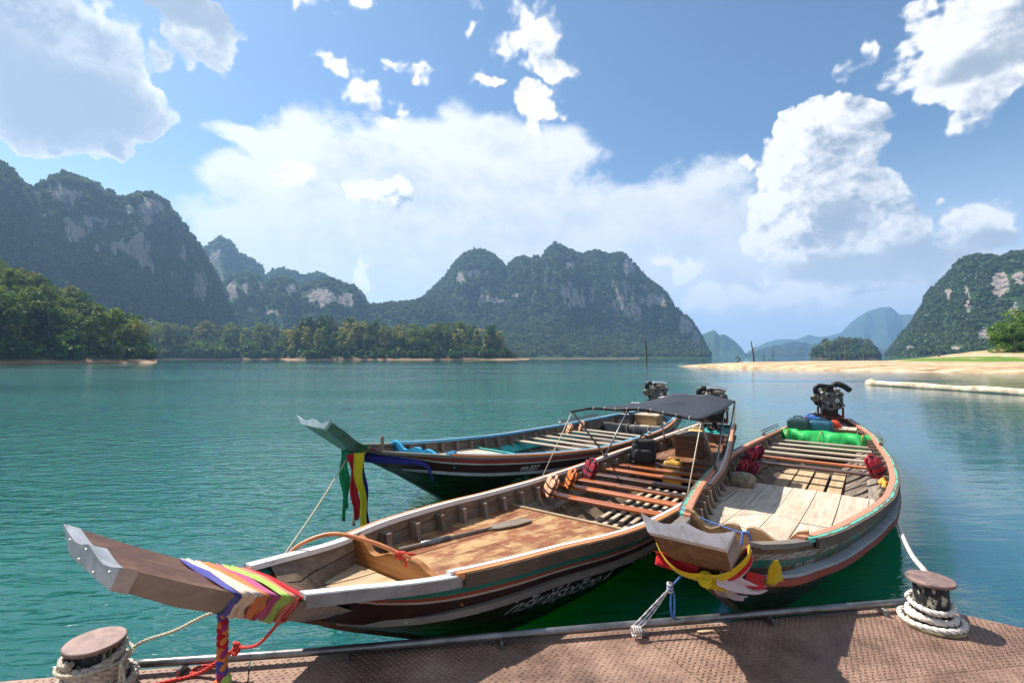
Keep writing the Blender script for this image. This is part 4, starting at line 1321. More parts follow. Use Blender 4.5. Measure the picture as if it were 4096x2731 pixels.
b3.strip('gunwale_stripe', M_TURQ, 1.37, 10.3, -.012, .014, .004, .037)
b3.strip('rail_side', M_RAILDARK, 1.45, 10.3, .016, .036, -.040, .034)
b3.strip('rub_strake', M_RUB_WHITE, .60, 10.2, -.012, .085, .000, .020, n=80, taper=.45, follow='chine')
b3.strip('strake_edge', M_RUB_RED, .60, 10.2, -.010, .092, -.045, -.002, n=80, taper=.40, follow='chine')
b3.bilge(M_BILGE, 2.2, 10.0)
zd3 = lambda s: b3.zg(s) - .215
b3.deck(M_TANDECK, .98, 1.43, lambda s: b3.zg(s) - .215, .26, seed=13)
b3.carved(M_CARVED_PALE, 1.47, .86, .25)
b3.deck(M_PALEDECK, 1.51, 4.95, zd3, .27, .009, splits=(2.6, 3.3), seed=15, jit=.22)
for s in np.arange(1.75, 10.0, .345):
    b3.rib(M_GREYWOOD_Z, s, (zd3(s) - .03) if s < 4.9 else .04 if s < 8.7 else .35, .10, low=.10 if s < 4.9 or s > 8.7 else .045)
for i, (s, mt) in enumerate(((5.85, M_SEAT_DARK), (6.36, M_SEAT), (6.86, M_SEAT_GREY), (7.36, M_SEAT_GREY), (7.86, M_SEAT_GREY), (8.34, M_SEAT_GREY))):
    b3.seat(mt, s, .455, .12, .032, (.012, -.01, .006, -.006, .01, 0)[i])
stringer(b3, M_GREYWOOD, 4.9, 8.8, .39, .20)
for k, (t, wd) in enumerate(((-.40, .20), (-.17, .22), (.07, .20), (.30, .18))):
    b3.part(MB().box((t, 6.2 + .15 * (k % 2), .10 - .004 * k), (wd, 2.5, .025), .004), 'floor_plank', M_TANDECK)
b3.deck(M_PALEDECK, 8.75, 9.75, lambda s: .44, .2, seed=17)
b3.deck(M_SEAT_DARK, 9.75, 10.4, lambda s: .60 + (s - 9.75) * .1, .2, seed=18)
b3.letter('ทท. 008', 1.15, .158, .060, M_LETTER_F, 1, .35, 1.6)

# ---- boat two, behind, red and blue
b2 = Boat('longtail_boat', 'dark red boat with pale blue rails behind, flying coloured ribbons from its prow', (-1.0, 7.2), 41,
          [(-2.0, .12, 1.25), (-1.6, .22, 1.04), (-1.35, .34, .945), (-1.0, .485, .88), (-.5, .66, .80), (0, .80, .727), (.5, .91, .67), (1, 1.0, .622), (1.5, 1.055, .581), (2, 1.10, .545), (2.5, 1.14, .518), (3, 1.15, .507), (3.5, 1.14, .503), (4, 1.12, .502), (4.5, 1.085, .503),
           (5, 1.05, .512), (5.5, .99, .527), (6, .90, .553), (6.5, .78, .585), (7, .64, .61), (7.5, .50, .635), (8.2, .33, .67)],
          [(-2.05, 1.31), (-1.4, .87), (-.85, .56), (.2, -.12), (.7, -.2), (12, -.2)], 8.1, {'top': [(-1, .21), (0, .225), (8, .23)]})
b2.skins(-1.62, M_HULL2, M_BOT2, M_INNER2)
b2.prow([(-2.02, 1.39, .40, 1.30, .27), (-1.8, 1.24, .34, 1.12, .20), (-1.6, 1.09, .27, .96, .13), (-1.35, .96, .24, .82, .08), (-1.05, .84, .28, .76, .05)], M_STEM_T, M_STEM_T, M_METAL_W, .03, .034)
b2.stempost(M_STEM_T, -1.62, .7, .035)
b2.strip('bow_rail', M_RUB_GREY, -1.30, -.46, -.075, .012, -.012, .022)
b2.strip('gunwale_cap', M_BLUEP, -.50, 8.05, -.085, -.022, .004, .046)
b2.strip('gunwale_stripe', M_ORANGE, -.46, 8.05, -.020, .024, .004, .040)
b2.strip('rub_strake', M_RUB_WHITE, -.92, 8.05, -.012, .045, -.022, .016, taper=.4, follow='chine')
b2.bilge(M_BILGE, .6, 7.8)
zd2 = lambda s: b2.zg(s) - .16
b2.deck(M_GREYWOOD, -.95, -.44, lambda s: b2.zg(s) - .18, .25, seed=23)
b2.carved(M_BLUEB, -.40, .86, .22)
b2.deck(M_PALEDECK, -.36, 1.55, zd2, .22, seed=24)
b2.part(MB().box((0, 1.62, .33), (2 * b2.half(1.62, .36), .03, .22), .004), 'teal_bulkhead', M_TEALB)
for s in np.arange(-.1, 7.6, .40):
    b2.rib(M_GREYWOOD_Z, s, (zd2(s) - .03) if s < 1.6 else .04 if s < 5.8 else .33, low=.10 if s < 1.6 or s > 5.8 else .045)
for i, s in enumerate((2.95, 3.38, 3.80, 4.25, 4.72, 5.15)):
    b2.seat(M_SEAT_GREY, s, .37, .12, .032, (.01, -.01, 0, .008, 0, -.006)[i])
stringer(b2, M_TEALB, 1.65, 5.6, .33, .20)
b2.deck(M_PALEDECK, 6.0, 7.6, lambda s: .42, .2, seed=26)
b2.letter('ทท.027', .62, .198, .105, M_LETTER, 1, .3, 1.15)
b2.letter('ทรัพย์ไพโรจน์', .60, .46, .20, M_LETTER_G, 1, .3, .95)
mb = MB(); mb.tube([(-.18, -.95, .66), (-.18, -.95, .98), (-.18, -.95, 1.0), (-.18, -.95, 1.04)], [.024, .022, .028, .014], 10)
b2.part(mb, 'mooring_post', M_GREYWOOD_Z, True)
# ---------------------------------------------------------------- the pier
DK = 0.45
def mat_deck():
    mt, nt, b = material('rusty_plate')
    co = nt.n('ShaderNodeNewGeometry').outputs['Position']
    n1 = nt.noise(co, 1.5, 8, .74)
    n2 = nt.noise(co, 38, 4, .65)
    c = nt.ramp(nt.m('ADD', nt.m('MULTIPLY_ADD', n1, 1.05, -.16), nt.m('MULTIPLY', n2, .25)), [(.30, (.10, .055, .037)), (.46, (.22, .128, .088)), (.58, (.32, .195, .138)), (.72, (.42, .285, .215))])
    pset(nt, b, color=c, rough=nt.mr(n1, .3, .7, .48, .75), metal=.12, spec=.45, normal=nt.bump(n2, .3, .003))
    return mt
M_DECK = mat_deck()
M_PIPE = mat_plain('steel_pipe', (.21, .205, .205), .36, .75, .3, 8, .1)
M_TYRE = mat_plain('tyre_rubber', (.030, .030, .031), .8, 0, .3, 30, .3)
pier = empty('floating_pier', (.5, 2.0, 0), 0, 'rusty chequer-plate steel pier along the bottom edge', 'pier')
def pl(v): return Vector(v) - Vector((.5, 2.0, 0))
A = at(300, 2697, DK); A2 = at(1150, 2630, DK); B = at(3640, 2424, DK); C = at(3760, 2436, DK); Dd = at(4096, 2510, DK)
dirE = (B - A2).normalized()
A = A2 - dirE * 3.2
dirR = (Dd - C).normalized()
E_ = C + dirR * 2.4
nrm = Vector((dirE.y, -dirE.x, 0))           # towards the camera
poly = [A, B, C, E_, E_ + Vector((0.2, -3.6, 0)), A + nrm * 3.4]
# plates: cut lines run across the pier
def clip_poly(pts, n, d):
    out = []
    for i in range(len(pts)):
        p, q = pts[i], pts[(i + 1) % len(pts)]
        a, b2 = p.dot(n) - d, q.dot(n) - d
        if a <= 0: out.append(p)
        if (a < 0 < b2) or (b2 < 0 < a): out.append(p.lerp(q, a / (a - b2)))
    return out
cross = [at(2566, 2541, DK), at(1000, 2640, DK), at(3520, 2436, DK)]
skew = (dirE * .32 + nrm).normalized()
sn = Vector((skew.y, -skew.x, 0))
if sn.dot(dirE) < 0: sn = -sn
cuts = sorted([sn.dot(A2 - dirE * 1.9), sn.dot(cross[1]), sn.dot(cross[0]), sn.dot(cross[2]) + .9])
edges = [-1e3] + cuts + [1e3]
g = random.Random(5)
row = nrm.dot(A2) + .62
for lo, hi in zip(edges[:-1], edges[1:]):
    for r0, r1 in ((-1e3, row), (row, 1e3)):
        q = clip_poly(poly, sn, hi - .004); q = clip_poly(q, -sn, -(lo + .004)) if q else q
        q = clip_poly(q, nrm, r1 - .003) if q else q
        q = clip_poly(q, -nrm, -(r0 + .003)) if q else q
        if len(q) < 3: continue
        dz = g.uniform(-.0015, .0015)
        n = len(q)
        vs = [pl(p) + Vector((0, 0, dz)) for p in q] + [pl(p) + Vector((0, 0, dz - .008)) for p in q]
        mb = MB().add(vs, [tuple(range(n)), tuple(range(2 * n - 1, n - 1, -1))] + [(i, (i + 1) % n, (i + 1) % n + n, i + n) for i in range(n)])
        mb.build('deck_plate', M_DECK, pier)
# body of the pontoon below the plates
ins = [p + Vector((0, 0, -.012)) for p in poly]
cen = sum(ins, Vector()) / len(ins)
ins = [p + (cen - p).normalized() * .10 for p in ins]
n = len(ins)
mb = MB().add([pl(p) for p in ins] + [pl((p.x, p.y, -.25)) for p in ins], [tuple(range(n)), tuple(range(2 * n - 1, n - 1, -1))] + [(i, (i + 1) % n, (i + 1) % n + n, i + n) for i in range(n)])
mb.build('pontoon', mat_plain('pontoon_steel', (.10, .065, .05), .7, .2, .4, 5, .3), pier)
# raised treads: too small to pick apart
def treads():
    V, F_ = [], []
    def inside(p):
        s_ = None
        for i in range(len(poly)):
            a, b2 = poly[i], poly[(i + 1) % len(poly)]
            c = (b2.x - a.x) * (p.y - a.y) - (b2.y - a.y) * (p.x - a.x)
            if c * (1 if True else 1) > -.012 * (b2 - a).length: return False
        return True
    st = .036
    u0, v0 = dirE, nrm
    k = 0
    for i in range(-10, 210):
        for j in range(0, 96):
            p = A2 - dirE * 2.2 + u0 * (i * st + (st / 2 if j % 2 else 0)) + v0 * (j * st * .62)
            if p.y < .5 or not inside(p): continue
            a = .45 if (i + j) % 2 else -.5
            d = (dirE * math.cos(a) + nrm * math.sin(a)); e = Vector((-d.y, d.x, 0))
            q = pl((p.x, p.y, DK))
            b0 = len(V)
            V.extend([q + d * .0135, q + e * .0042, q - d * .0135, q - e * .0042, q + d * .004 + Vector((0, 0, .0042)), q - d * .004 + Vector((0, 0, .0042))])
            F_.extend([(b0, b0 + 1, b0 + 4), (b0 + 1, b0 + 2, b0 + 5, b0 + 4), (b0 + 2, b0 + 3, b0 + 5), (b0 + 3, b0, b0 + 4, b0 + 5)])
    me = mesh_from('treads', V, F_)
    o = link('treads', me, M_DECK, pier)
    o['kind'] = 'stuff'
treads()
# pipe along the edge on short brackets
pp = [at(505, 2656, DK + .055), at(1300, 2601, DK + .05), at(2400, 2507, DK + .05), at(3640, 2404, DK + .05)]
mb = MB(); mb.tube([pl(p) for p in spline(pp, 24)], .021, 14); mb.build('edge_pipe', M_PIPE, pier, True)
for k in (.06, .24, .42, .60, .78, .95):
    p = pp[0].lerp(pp[3], k)
    MB().box(pl(p + nrm * .02 + Vector((0, 0, -.045))), (.018, .09, .07), .002, math.atan2(dirE.y, dirE.x)).build('pipe_bracket', M_PIPE, pier)
# tyre fender under the edge, tops just showing
def tyre(p, name='tyre_fender'):
    c = pl(p)
    rings = []
    ax = dirE
    for i in range(29):
        a = 2 * math.pi * i / 28
        d = Vector((0, 0, 1)) * math.cos(a) + nrm * 0 + ax * math.sin(a)
        ring = []
        for k in range(8):
            b2 = 2 * math.pi * k / 8
            ring.append(c + d * (.21 + .075 * math.cos(b2)) + nrm * .075 * math.sin(b2))
        rings.append(ring)
    MB().loft(rings, True, False).build(name, M_TYRE, pier, True)
tyre(at(2560, 2520, DK) - nrm * .10 + Vector((0, 0, -.29)))
tyre(at(3450, 2440, DK) - nrm * .09 + Vector((0, 0, -.30)))

M_ROPE_OLD = mat_plain('old_rope', (.50, .42, .33), .95, 0, .3, 60, .6)
# ---------------------------------------------------------------- bollards
M_BOLL = None
def mat_bollard():
    mt, nt, b = material('bollard_paint')
    co = nt.n('ShaderNodeTexCoord').outputs['Object']
    g = nt.noise(nt.v('MULTIPLY', co, (22, 22, 9)), 1.0, 7, .72)
    k = nt.mr(g, .53, .57)
    c = nt.mix(k, (.014, .013, .012), (.42, .37, .27))
    pset(nt, b, color=c, rough=.6, spec=.4, normal=nt.bump(k, -.2, .003))
    return mt
M_BOLL = mat_bollard()
M_BCAP = mat_plain('bollard_cap', (.23, .145, .12), .6, .2, .35, 14, .2)
M_BBASE = mat_plain('bollard_base', (.27, .22, .12), .8, 0, .75, 9, .3)
def bollard(p, label, base=True):
    e = empty('bollard', p, 0, label, 'bollard', 'mooring bollards on the pier')
    def cyl(z0, z1, r0, r1, n=40, bev=.004):
        prof = [(r0 - bev, z0), (r0, z0 + bev), (r1, z1 - bev), (r1 - bev, z1)]
        return [[(math.cos(2 * math.pi * k / n) * r, math.sin(2 * math.pi * k / n) * r, z) for k in range(n)] for r, z in prof]
    MB().loft(cyl(0, .26, .088, .088)).build('post', M_BOLL, e, True)
    MB().loft(cyl(.2605, .281, .123, .123, 48)).build('cap', M_BCAP, e, False)
    MB().loft(cyl(.001, .020, .165, .165, 48)).build('base_plate', M_BBASE, e, False)
    for k in range(6):
        a = k * math.pi / 3 + .4
        MB().box((math.cos(a) * .138, math.sin(a) * .138, .027), (.026, .022, .014), .004, a).build('bolt', M_PIPE, e)
    return e
PB_R = at(3748, 2462, DK); PB_L = at(402, 2800, DK)
cl = at(381, 2558, DK + .28); PB_L = Vector((cl.x, cl.y, DK))
cr = at(3721, 2311, DK + .28); PB_R = Vector((cr.x, cr.y, DK))
bollard(PB_R, 'black bollard with white rope around its foot at the pier corner')
bollard(PB_L, 'bollard wound to the top with frayed tan rope at the lower left')

def coil(center, r, z0, z1, turns, rr, a0=0.0, wob=.004, seed=1, n=26):
    g = random.Random(seed)
    pts = []
    N = int(turns * n)
    ph = [g.uniform(0, 6.28) for _ in range(3)]
    for i in range(N + 1):
        a = a0 + 2 * math.pi * i / n
        k = i / N
        q = r + wob * math.sin(2.3 * a + ph[0])
        pts.append(Vector((center.x + math.cos(a) * q, center.y + math.sin(a) * q, z0 + (z1 - z0) * k + wob * 1.5 * math.sin(1.2 * a + ph[1]))))
    return pts
# white rope: coil on the right bollard and the line to the far boat
e = empty('mooring_rope', (PB_R.x, PB_R.y, DK), 0, 'thick white rope wound on the corner bollard and led to the right boat', 'rope', 'mooring ropes')
loc = lambda pts, o: [Vector(p) - Vector(o) for p in pts]
mb = MB(); rope_mb(mb, loc(coil(PB_R, .112, DK + .045, DK + .075, 2.1, .019, .5, .005, 3), e.location), .019, 9)
rope_mb(mb, loc(coil(PB_R, .150, DK + .035, DK + .035, 1.0, .019, 2.2, .006, 4), e.location), .018, 9)
rope_mb(mb, loc(coil(PB_R, .113, DK + .120, DK + .142, 1.0, .017, 2.6, .008, 6), e.location), .017, 9)
mb.build('rope_coil', M_ROPE_WHITE, e, True)
end = b3.W(b3.hw(4.35) + .02, 4.35, b3.zg(4.35) - .30)
side = (end - PB_R); side.z = 0; side.normalize()
p0 = PB_R + side * .115 + Vector((0, 0, .15))
path = spline([p0 + Vector((-.02, -.01, -.08)), p0 + side * .03 + Vector((0, 0, .03)), at(3705, 2290, DK + .24), at(3640, 2205, .58), end], 30)
mb = MB(); rope_mb(mb, loc(path, e.location), .017, 9); mb.build('mooring_line', M_ROPE_WHITE, e, True)
kp = p0 + side * .02
mb = MB()
for k in range(3):
    q = [kp + Vector((math.cos(a) * .030 * side.y - .0, -math.cos(a) * .030 * side.x, .018 * k - .02 + .012 * math.sin(a))) + side * (.026 * math.sin(a)) for a in np.linspace(0, 6.28, 16)]
    rope_mb(mb, loc(q, e.location), .014, 9)
mb.build('hitch', M_ROPE_WHITE, e, True)
# tan rope on the left bollard
e = empty('mooring_rope', (PB_L.x, PB_L.y, DK), 0, 'frayed tan rope wound thickly round the lower left bollard', 'rope', 'mooring ropes')
mb = MB(); rope_mb(mb, loc(coil(PB_L, .112, DK + .035, DK + .235, 5.6, .021, 1.0, .007, 8), e.location), .021, 8)
rope_mb(mb, loc(coil(PB_L, .150, DK + .03, DK + .10, 2.2, .021, 2.0, .010, 9), e.location), .020, 8)
mb.build('rope_coil', M_ROPE_OLD, e, True)
e = empty('mooring_rope', (PB_L.x, PB_L.y, DK), 0, 'thin tan line from the lower left bollard to the near boat', 'rope', 'mooring ropes')
mb = MB()
rope_mb(mb, loc(coil(PB_L, .140, DK + .17, DK + .20, 1.3, .008, .2, .012, 10), e.location), .008, 16)
sp = PB_L + Vector((.142, -.02, .19))
rope_mb(mb, loc(spline([sp, at(560, 2570, DK + .22), at(700, 2520, .74), at(850, 2450, .86), b1.W(-.05, -.25, .86)], 30), e.location), .008, 16)
rope_mb(mb, loc(spline([sp, sp + Vector((.02, -.03, -.09)), sp + Vector((.01, -.05, -.185))], 10), e.location), .008, 16)
rope_mb(mb, loc(spline([sp, sp + Vector((.035, -.02, -.09)), sp + Vector((.05, -.06, -.185))], 10), e.location), .008, 16)
mb.build('line', M_ROPE_TAN, e, True)
# red rope from the near prow, knotted, down onto the plates
kn = at(945, 2588, .60)
e = empty('red_rope', (kn.x, kn.y, DK), 0, 'knotted red rope from the near prow down to the pier plates', 'rope', 'mooring ropes')
mb = MB()
st = b1.W(.06, -.16, .80)
rope_mb(mb, loc(spline([st, st.lerp(kn, .5) + Vector((0, 0, -.05)), kn], 16), e.location), .0085, 16)
g1 = at(770, 2700, DK + .012)
rope_mb(mb, loc(spline([kn, kn.lerp(g1, .5) + Vector((0, 0, -.01)), g1, at(620, 2735, DK + .012), at(420, 2790, DK + .012)], 24), e.location), .0085, 16)
rope_mb(mb, loc(spline([kn + Vector((0, 0, -.01)), at(820, 2680, DK + .03), at(765, 2690, DK + .012), at(800, 2665, DK + .012), at(900, 2652, DK + .010)], 20), e.location), .0085, 16)
for k in range(4):
    a0 = k * .8
    q = [kn + Vector((.016 * math.cos(a + a0), .016 * math.sin(a), .02 * math.sin(a * 1.0 + a0) + .006 * (k - 1.5))) for a in np.linspace(0, 6.28, 14)]
    rope_mb(mb, loc(q, e.location), .0085, 16)
mb.build('line', M_ROPE_RED, e, True)
# blue and white line between the right boat and the pipe
top = at(2570, 2245, .82); kt = at(2612, 2275 + 55, .72); ft = at(2545, 2508, DK + .07)
top = b3.W(-.10, .52, .83)
e = empty('blue_rope', (ft.x, ft.y, DK), 0, 'blue and white checked line knotted between the right prow and the edge pipe', 'rope', 'mooring ropes')
mbA, mbB = MB(), MB()
kt = top.lerp(ft, .42)
for k in range(5):
    off = Vector(((k - 2) * .006, (k % 2) * .006, 0))
    (rope_mb)(mbA if k % 2 else mbB, loc(sag(kt, ft + off * 2.2, .004 * k, 10), e.location), .0042, 10, 2)
rope_mb(mbA, loc(sag(top, kt, .01, 8), e.location), .006, 14)
lp = [kt + Vector((.016 + .012 * math.sin(a), 0, -.10 + .085 * math.cos(a))) for a in np.linspace(-.3, 6.0, 18)]
rope_mb(mbA, loc(lp, e.location), .006, 14)
for k in range(5):
    q = [kt + Vector((.014 * math.cos(a), .014 * math.sin(a), .010 * (k - 2) + .004 * math.sin(a))) for a in np.linspace(0, 6.28, 12)]
    rope_mb(mbA if k % 2 else mbB, loc(q, e.location), .007, 14)
for k in range(4):
    c0 = ft + dirE * (.014 * (k - 1.5))
    q = [c0 + nrm * (.024 * math.cos(a)) + Vector((0, 0, .026 * math.sin(a) - .020)) for a in np.linspace(0, 6.28, 14)]
    rope_mb(mbB, loc(q, e.location), .005, 16)
mbA.build('blue_strand', M_ROPE_BLUE, e, True); mbB.build('white_strand', M_ROPE_WHITE, e, True)
# line across the right boat's bow with a bow knot
mb = MB()
a_, b_ = b3.W(-.50, 1.52, .835), b3.W(.02, 1.40, .77)
e = empty('bow_line', b3.W(0, 1.45, .77), 0, 'thin blue and white line tied over the carved board of the right boat', 'rope', 'mooring ropes')
rope_mb(mb, loc(sag(a_, b_, .015, 12), e.location), .0055, 20)
for dx, dy in ((-.03, .0), (.045, .01)):
    rope_mb(mb, loc(spline([b_, b_ + Vector((dx * .5, -.01, .012)), b_ + Vector((dx, -.02, -.06)), b_ + Vector((dx * 1.3, -.02, -.115))], 8), e.location), .010, 12)
mb.build('line', M_ROPE_BLUE, e, True)
# line from the second boat's prow down behind the near boat
a_ = b2.W(-.1, -1.45, .93); b_ = at(1140, 2215, .45)
e = empty('mooring_rope', b_, 0, 'thin pale line running from the ribboned prow down behind the near boat', 'rope', 'mooring ropes')
mb = MB(); rope_mb(mb, loc(sag(a_, b_, .03, 14), e.location), .009, 14); mb.build('line', M_ROPE_TAN, e, True)
# wood chip and scrap on the plates
c0 = at(2820, 2525, DK + .006)
tag(MB().prism([(-.055, -.004), (-.02, -.011), (.05, -.008), (.06, .003), (.0, .010), (-.045, .008)], 'z', 0, .006).build('wood_chip', M_TANDECK, loc=c0, rot=(0, 0, .15)), 'small pale splinter of wood lying on the rusty plates', 'wood chip')

# ---------------------------------------------------------------- ribbons and sashes
CL = {}
def cloth(name, col, rough=.75):
    if name not in CL:
        mt, nt, b = material('cloth_' + name)
        co = nt.n('ShaderNodeTexCoord').outputs['Object']
        n1 = nt.noise(co, 16, 4, .6)
        c = nt.mix(n1, tuple(q * .7 for q in col), tuple(min(1, q * 1.15) for q in col))
        out = nt.t.nodes['Material Output']
        pset(nt, b, color=c, rough=rough, spec=.2, sheen=.2, normal=nt.bump(nt.noise(co, 55, 3, .6), .3, .004))
        tr = nt.n('ShaderNodeBsdfTranslucent'); nt.link(c, tr.inputs[0])
        mx = nt.n('ShaderNodeMixShader'); mx.inputs[0].default_value = .22
        nt.link(b.outputs[0], mx.inputs[1]); nt.link(tr.outputs[0], mx.inputs[2]); nt.link(mx.outputs[0], out.inputs[0])
        CL[name] = mt
    return CL[name]
YEL, RED, GRN, BLU, WHT, ORG, LIM, MAG, PNK = [cloth(n, c) for n, c in (('yellow', (.80, .58, .015)), ('red', (.62, .012, .02)), ('green', (.02, .30, .12)), ('blue', (.045, .045, .30)), ('white', (.80, .70, .66)),
    ('orange', (.80, .24, .06)), ('lime', (.45, .66, .12)), ('magenta', (.42, .03, .16)), ('pink', (.78, .62, .62)))]
def ribbon(mb, pts, width, wdir, seed=1, folds=2.0, amp=.25, th=.0025, n=9, taper=1.0, ragged=0.0):
    """strip of cloth along a path, gently folded across its width"""
    g = random.Random(seed)
    pts = [Vector(p) for p in pts]
    wdir = Vector(wdir).normalized()
    ph = g.uniform(0, 6.28)
    rings = []
    N = len(pts)
    for i, p in enumerate(pts):
        t = (pts[min(i + 1, N - 1)] - pts[max(i - 1, 0)]).normalized()
        wd = (wdir - t * wdir.dot(t)).normalized()
        nn = t.cross(wd)
        k = i / (N - 1)
        W_ = width * (1 + (taper - 1) * k) * (1 + .12 * math.sin(5 * k + ph))
        f, bk = [], []
        for j in range(n):
            u = j / (n - 1) - .5
            q = p + wd * (u * W_) + nn * (amp * W_ * math.sin(folds * 6.28 * u + ph + 2.2 * k)) * (.4 + .6 * k)
            if i == N - 1 and ragged: q = q + t * g.uniform(-ragged, ragged)
            f.append(q + nn * th / 2); bk.append(q - nn * th / 2)
        rings.append(f + bk[::-1])
    mb.loft(rings)
    return mb

def band(bt, prof, s_c, width, slant, off, th=.004, n=40):
    """a cloth band wrapped round the prow; slant shifts it along the boat across the beam"""
    P = np.array(prof)
    def per(s):
        zt, ht, zb, hb = [np.interp(s, P[:, 0], P[:, i]) for i in (1, 2, 3, 4)]
        c = [(ht, zt), (-ht, zt), (-hb, zb), (hb, zb)]
        out = []
        for a, b2 in zip(c, c[1:] + c[:1]):
            for k in range(8):
                u = k / 8
                out.append((a[0] + (b2[0] - a[0]) * u, a[1] + (b2[1] - a[1]) * u))
        return out, ((zt + zb) / 2)
    rings = []
    m = 14
    for i in range(m):
        v = i / (m - 1) - .5
        ring = []
        base, cz = per(s_c)
        for j, (t, z) in enumerate(base):
            s = s_c + v * width * (1 + .22 * math.sin(j * .55 + s_c * 40)) + slant * t + .010 * math.sin(j * .35 + s_c * 70) + .006 * math.sin(j * 1.1 + s_c * 30)
            pts, cz = per(s)
            t2, z2 = pts[j]
            l = math.hypot(t2, z2 - cz) + 1e-6
            o = off + .006 * math.sin(11 * v + j * .5 + s_c * 50) + .004 * math.sin(17 * v + j * .21) + (.003 if abs(v) < .4 else -.004)
            ring.append((t2 + t2 / l * o, s, z2 + (z2 - cz) / l * o))
        rings.append(ring)
    mb = MB().loft(rings, True, False)
    return mb
PR1 = [(-.885, 1.385, .364, 1.285, .255), (-.66, 1.235, .325, 1.11, .20), (-.47, 1.117, .29, .99, .15), (-.2, .985, .25, .83, .08), (.05, .90, .30, .70, .05)]
sash = empty('prow_sash', b1.W(0, -.35, 1.05), -b1.hd, 'bright orange, lime and magenta sash wrapped round the near prow with a braided tassel', 'sash')
sash['group'] = 'sashes on the prows'
def band_obj(root, bt, prof, name, mat, s_c, width, slant, off):
    mb = band(bt, prof, s_c, width, slant, off)
    base = root.matrix_world if False else Matrix.Translation(root.location) @ Matrix.Rotation(-bt.hd, 4, 'Z')
    inv = base.inverted() @ bt.M
    mb.v = [tuple(inv @ Vector(p)) for p in mb.v]
    o = mb.build(name, mat, root, True)
    return o
for nm, mt, s_c, wd, sl, of in (('blue_band', cloth('indigo', (.10, .10, .42)), -.475, .035, .02, .010), ('sunlit_orange_band', cloth('sunlit_orange', (.88, .66, .50)), -.420, .085, .02, .016), ('orange_band', ORG, -.355, .055, .03, .014), ('magenta_band', cloth('rose', (.58, .10, .25)), -.305, .055, .03, .013),  # pale band: sunlit top of the orange cloth, painted in as colour
                                  ('lime_band', LIM, -.250, .060, .03, .018), ('coral_band', cloth('coral', (.80, .27, .17)), -.205, .045, .02, .014), ('red_band', RED, -.170, .035, .02, .012)):
    band_obj(sash, b1, PR1, nm, mt, s_c, wd, sl, of)
# braid
tp = b1.W(.10, -.42, .985)
def L_(root, p): return (Matrix.Translation(root.location) @ Matrix.Rotation(root.rotation_euler.z, 4, 'Z')).inverted() @ Vector(p)
tp = at(893, 2425, .965)
cols = [ORG, RED, cloth('indigo', (.10, .10, .42)), ORG, MAG]
for k in range(3):
    for q in range(5):
        pts = []
        for i in range(9):
            u = (q + i / 8) / 5
            a = 2 * math.pi * (u * 3.4 + k / 3)
            pts.append(L_(sash, tp + Vector((.013 * math.sin(a), .009 * math.sin(2 * a), -.30 * u))))
        rr = [.0105 + .0025 * math.sin(math.pi * i / 8) for i in range(9)]
        mb = MB(); mb.tube(pts, rr, 9); mb.build('braid_strand', cols[(k * 2 + q * (2 if k else 3)) % 5], sash, True)
for k, (dz, r, mt) in enumerate(((-.305, .026, MAG), (-.322, .024, LIM), (-.350, .036, ORG), (-.41, .030, ORG))):
    mb = MB()
    c0 = tp + Vector(((.0, .018, -.004, .0)[k], 0, dz))
    rings = []
    for i in range(9):
        th_ = math.pi * i / 8
        rings.append([L_(sash, c0 + Vector((r * math.sin(th_) * math.cos(a) * (1 + .12 * math.sin(5 * a + i)), r * math.sin(th_) * math.sin(a) * (1 + .12 * math.cos(4 * a)), r * 1.0 * math.cos(th_)))) for a in np.linspace(0, 6.28, 16, endpoint=False)])
    mb.loft(rings); mb.build('tassel_knot', mt, sash, True)

# second boat's ribbons
PR2 = [(-2.02, 1.39, .40, 1.30, .27), (-1.8, 1.24, .34, 1.12, .20), (-1.6, 1.09, .27, .96, .13), (-1.35, .96, .24, .82, .08), (-1.05, .88, .40, .60, .05)]
sash2 = empty('prow_sash', b2.W(0, -1.45, 1.0), -b2.hd, 'green sash with red, yellow and blue ribbons hanging from the rear boat\'s prow', 'sash', 'sashes on the prows')
for nm, mt, s_c, wd, sl, of in (('green_band', GRN, -1.50, .13, .10, .014), ('yellow_band', YEL, -1.47, .03, .12, .022), ('red_band', RED, -1.38, .05, .10, .016), ('blue_band', BLU, -1.42, .025, .05, .020)):
    band_obj(sash2, b2, PR2, nm, mt, s_c, wd, sl, of)
wd2 = b2.M.to_3x3() @ Vector((.8, .6, 0))
for nm, mt, x0, y0, x1, y1, zt, zb, wdt, sd in (('green_ribbon', GRN, 1372, 1800, 1378, 2080, .93, .06, .07, 1), ('green_ribbon', GRN, 1382, 1800, 1388, 2025, .93, .2, .07, 2), ('red_ribbon', RED, 1405, 1815, 1432, 2075, .90, .08, .10, 5),
        ('white_ribbon', cloth('offwhite', (.72, .64, .54)), 1418, 1820, 1418, 2100, .88, .03, .07, 1), ('blue_ribbon', BLU, 1442, 1815, 1472, 2118, .88, .0, .09, 3), ('yellow_ribbon', YEL, 1430, 1812, 1460, 2115, .90, .0, .11, 8)):
    dep = b2.W(0, -1.48, 0).y - .12 - .02 * sd
    a_, b_ = atd(x0, y0, dep), atd(x1, y1, dep)
    g = random.Random(sd)
    pts = [a_.lerp(b_, k / 12) + Vector((.015 * math.sin(k * .9 + sd), .02 * math.sin(k * .7 + sd), 0)) for k in range(13)]
    mb = MB(); ribbon(mb, [L_(sash2, p) for p in pts], wdt, Matrix.Rotation(b2.hd, 3, 'Z') @ Vector((1, 0, 0)), sd, 1.6, .16, taper=.8, ragged=.03)
    mb.build(nm, mt, sash2, True)
a_, b_ = b2.W(.16, -1.38, .86), b2.on(-.62, .16, 1, .03)
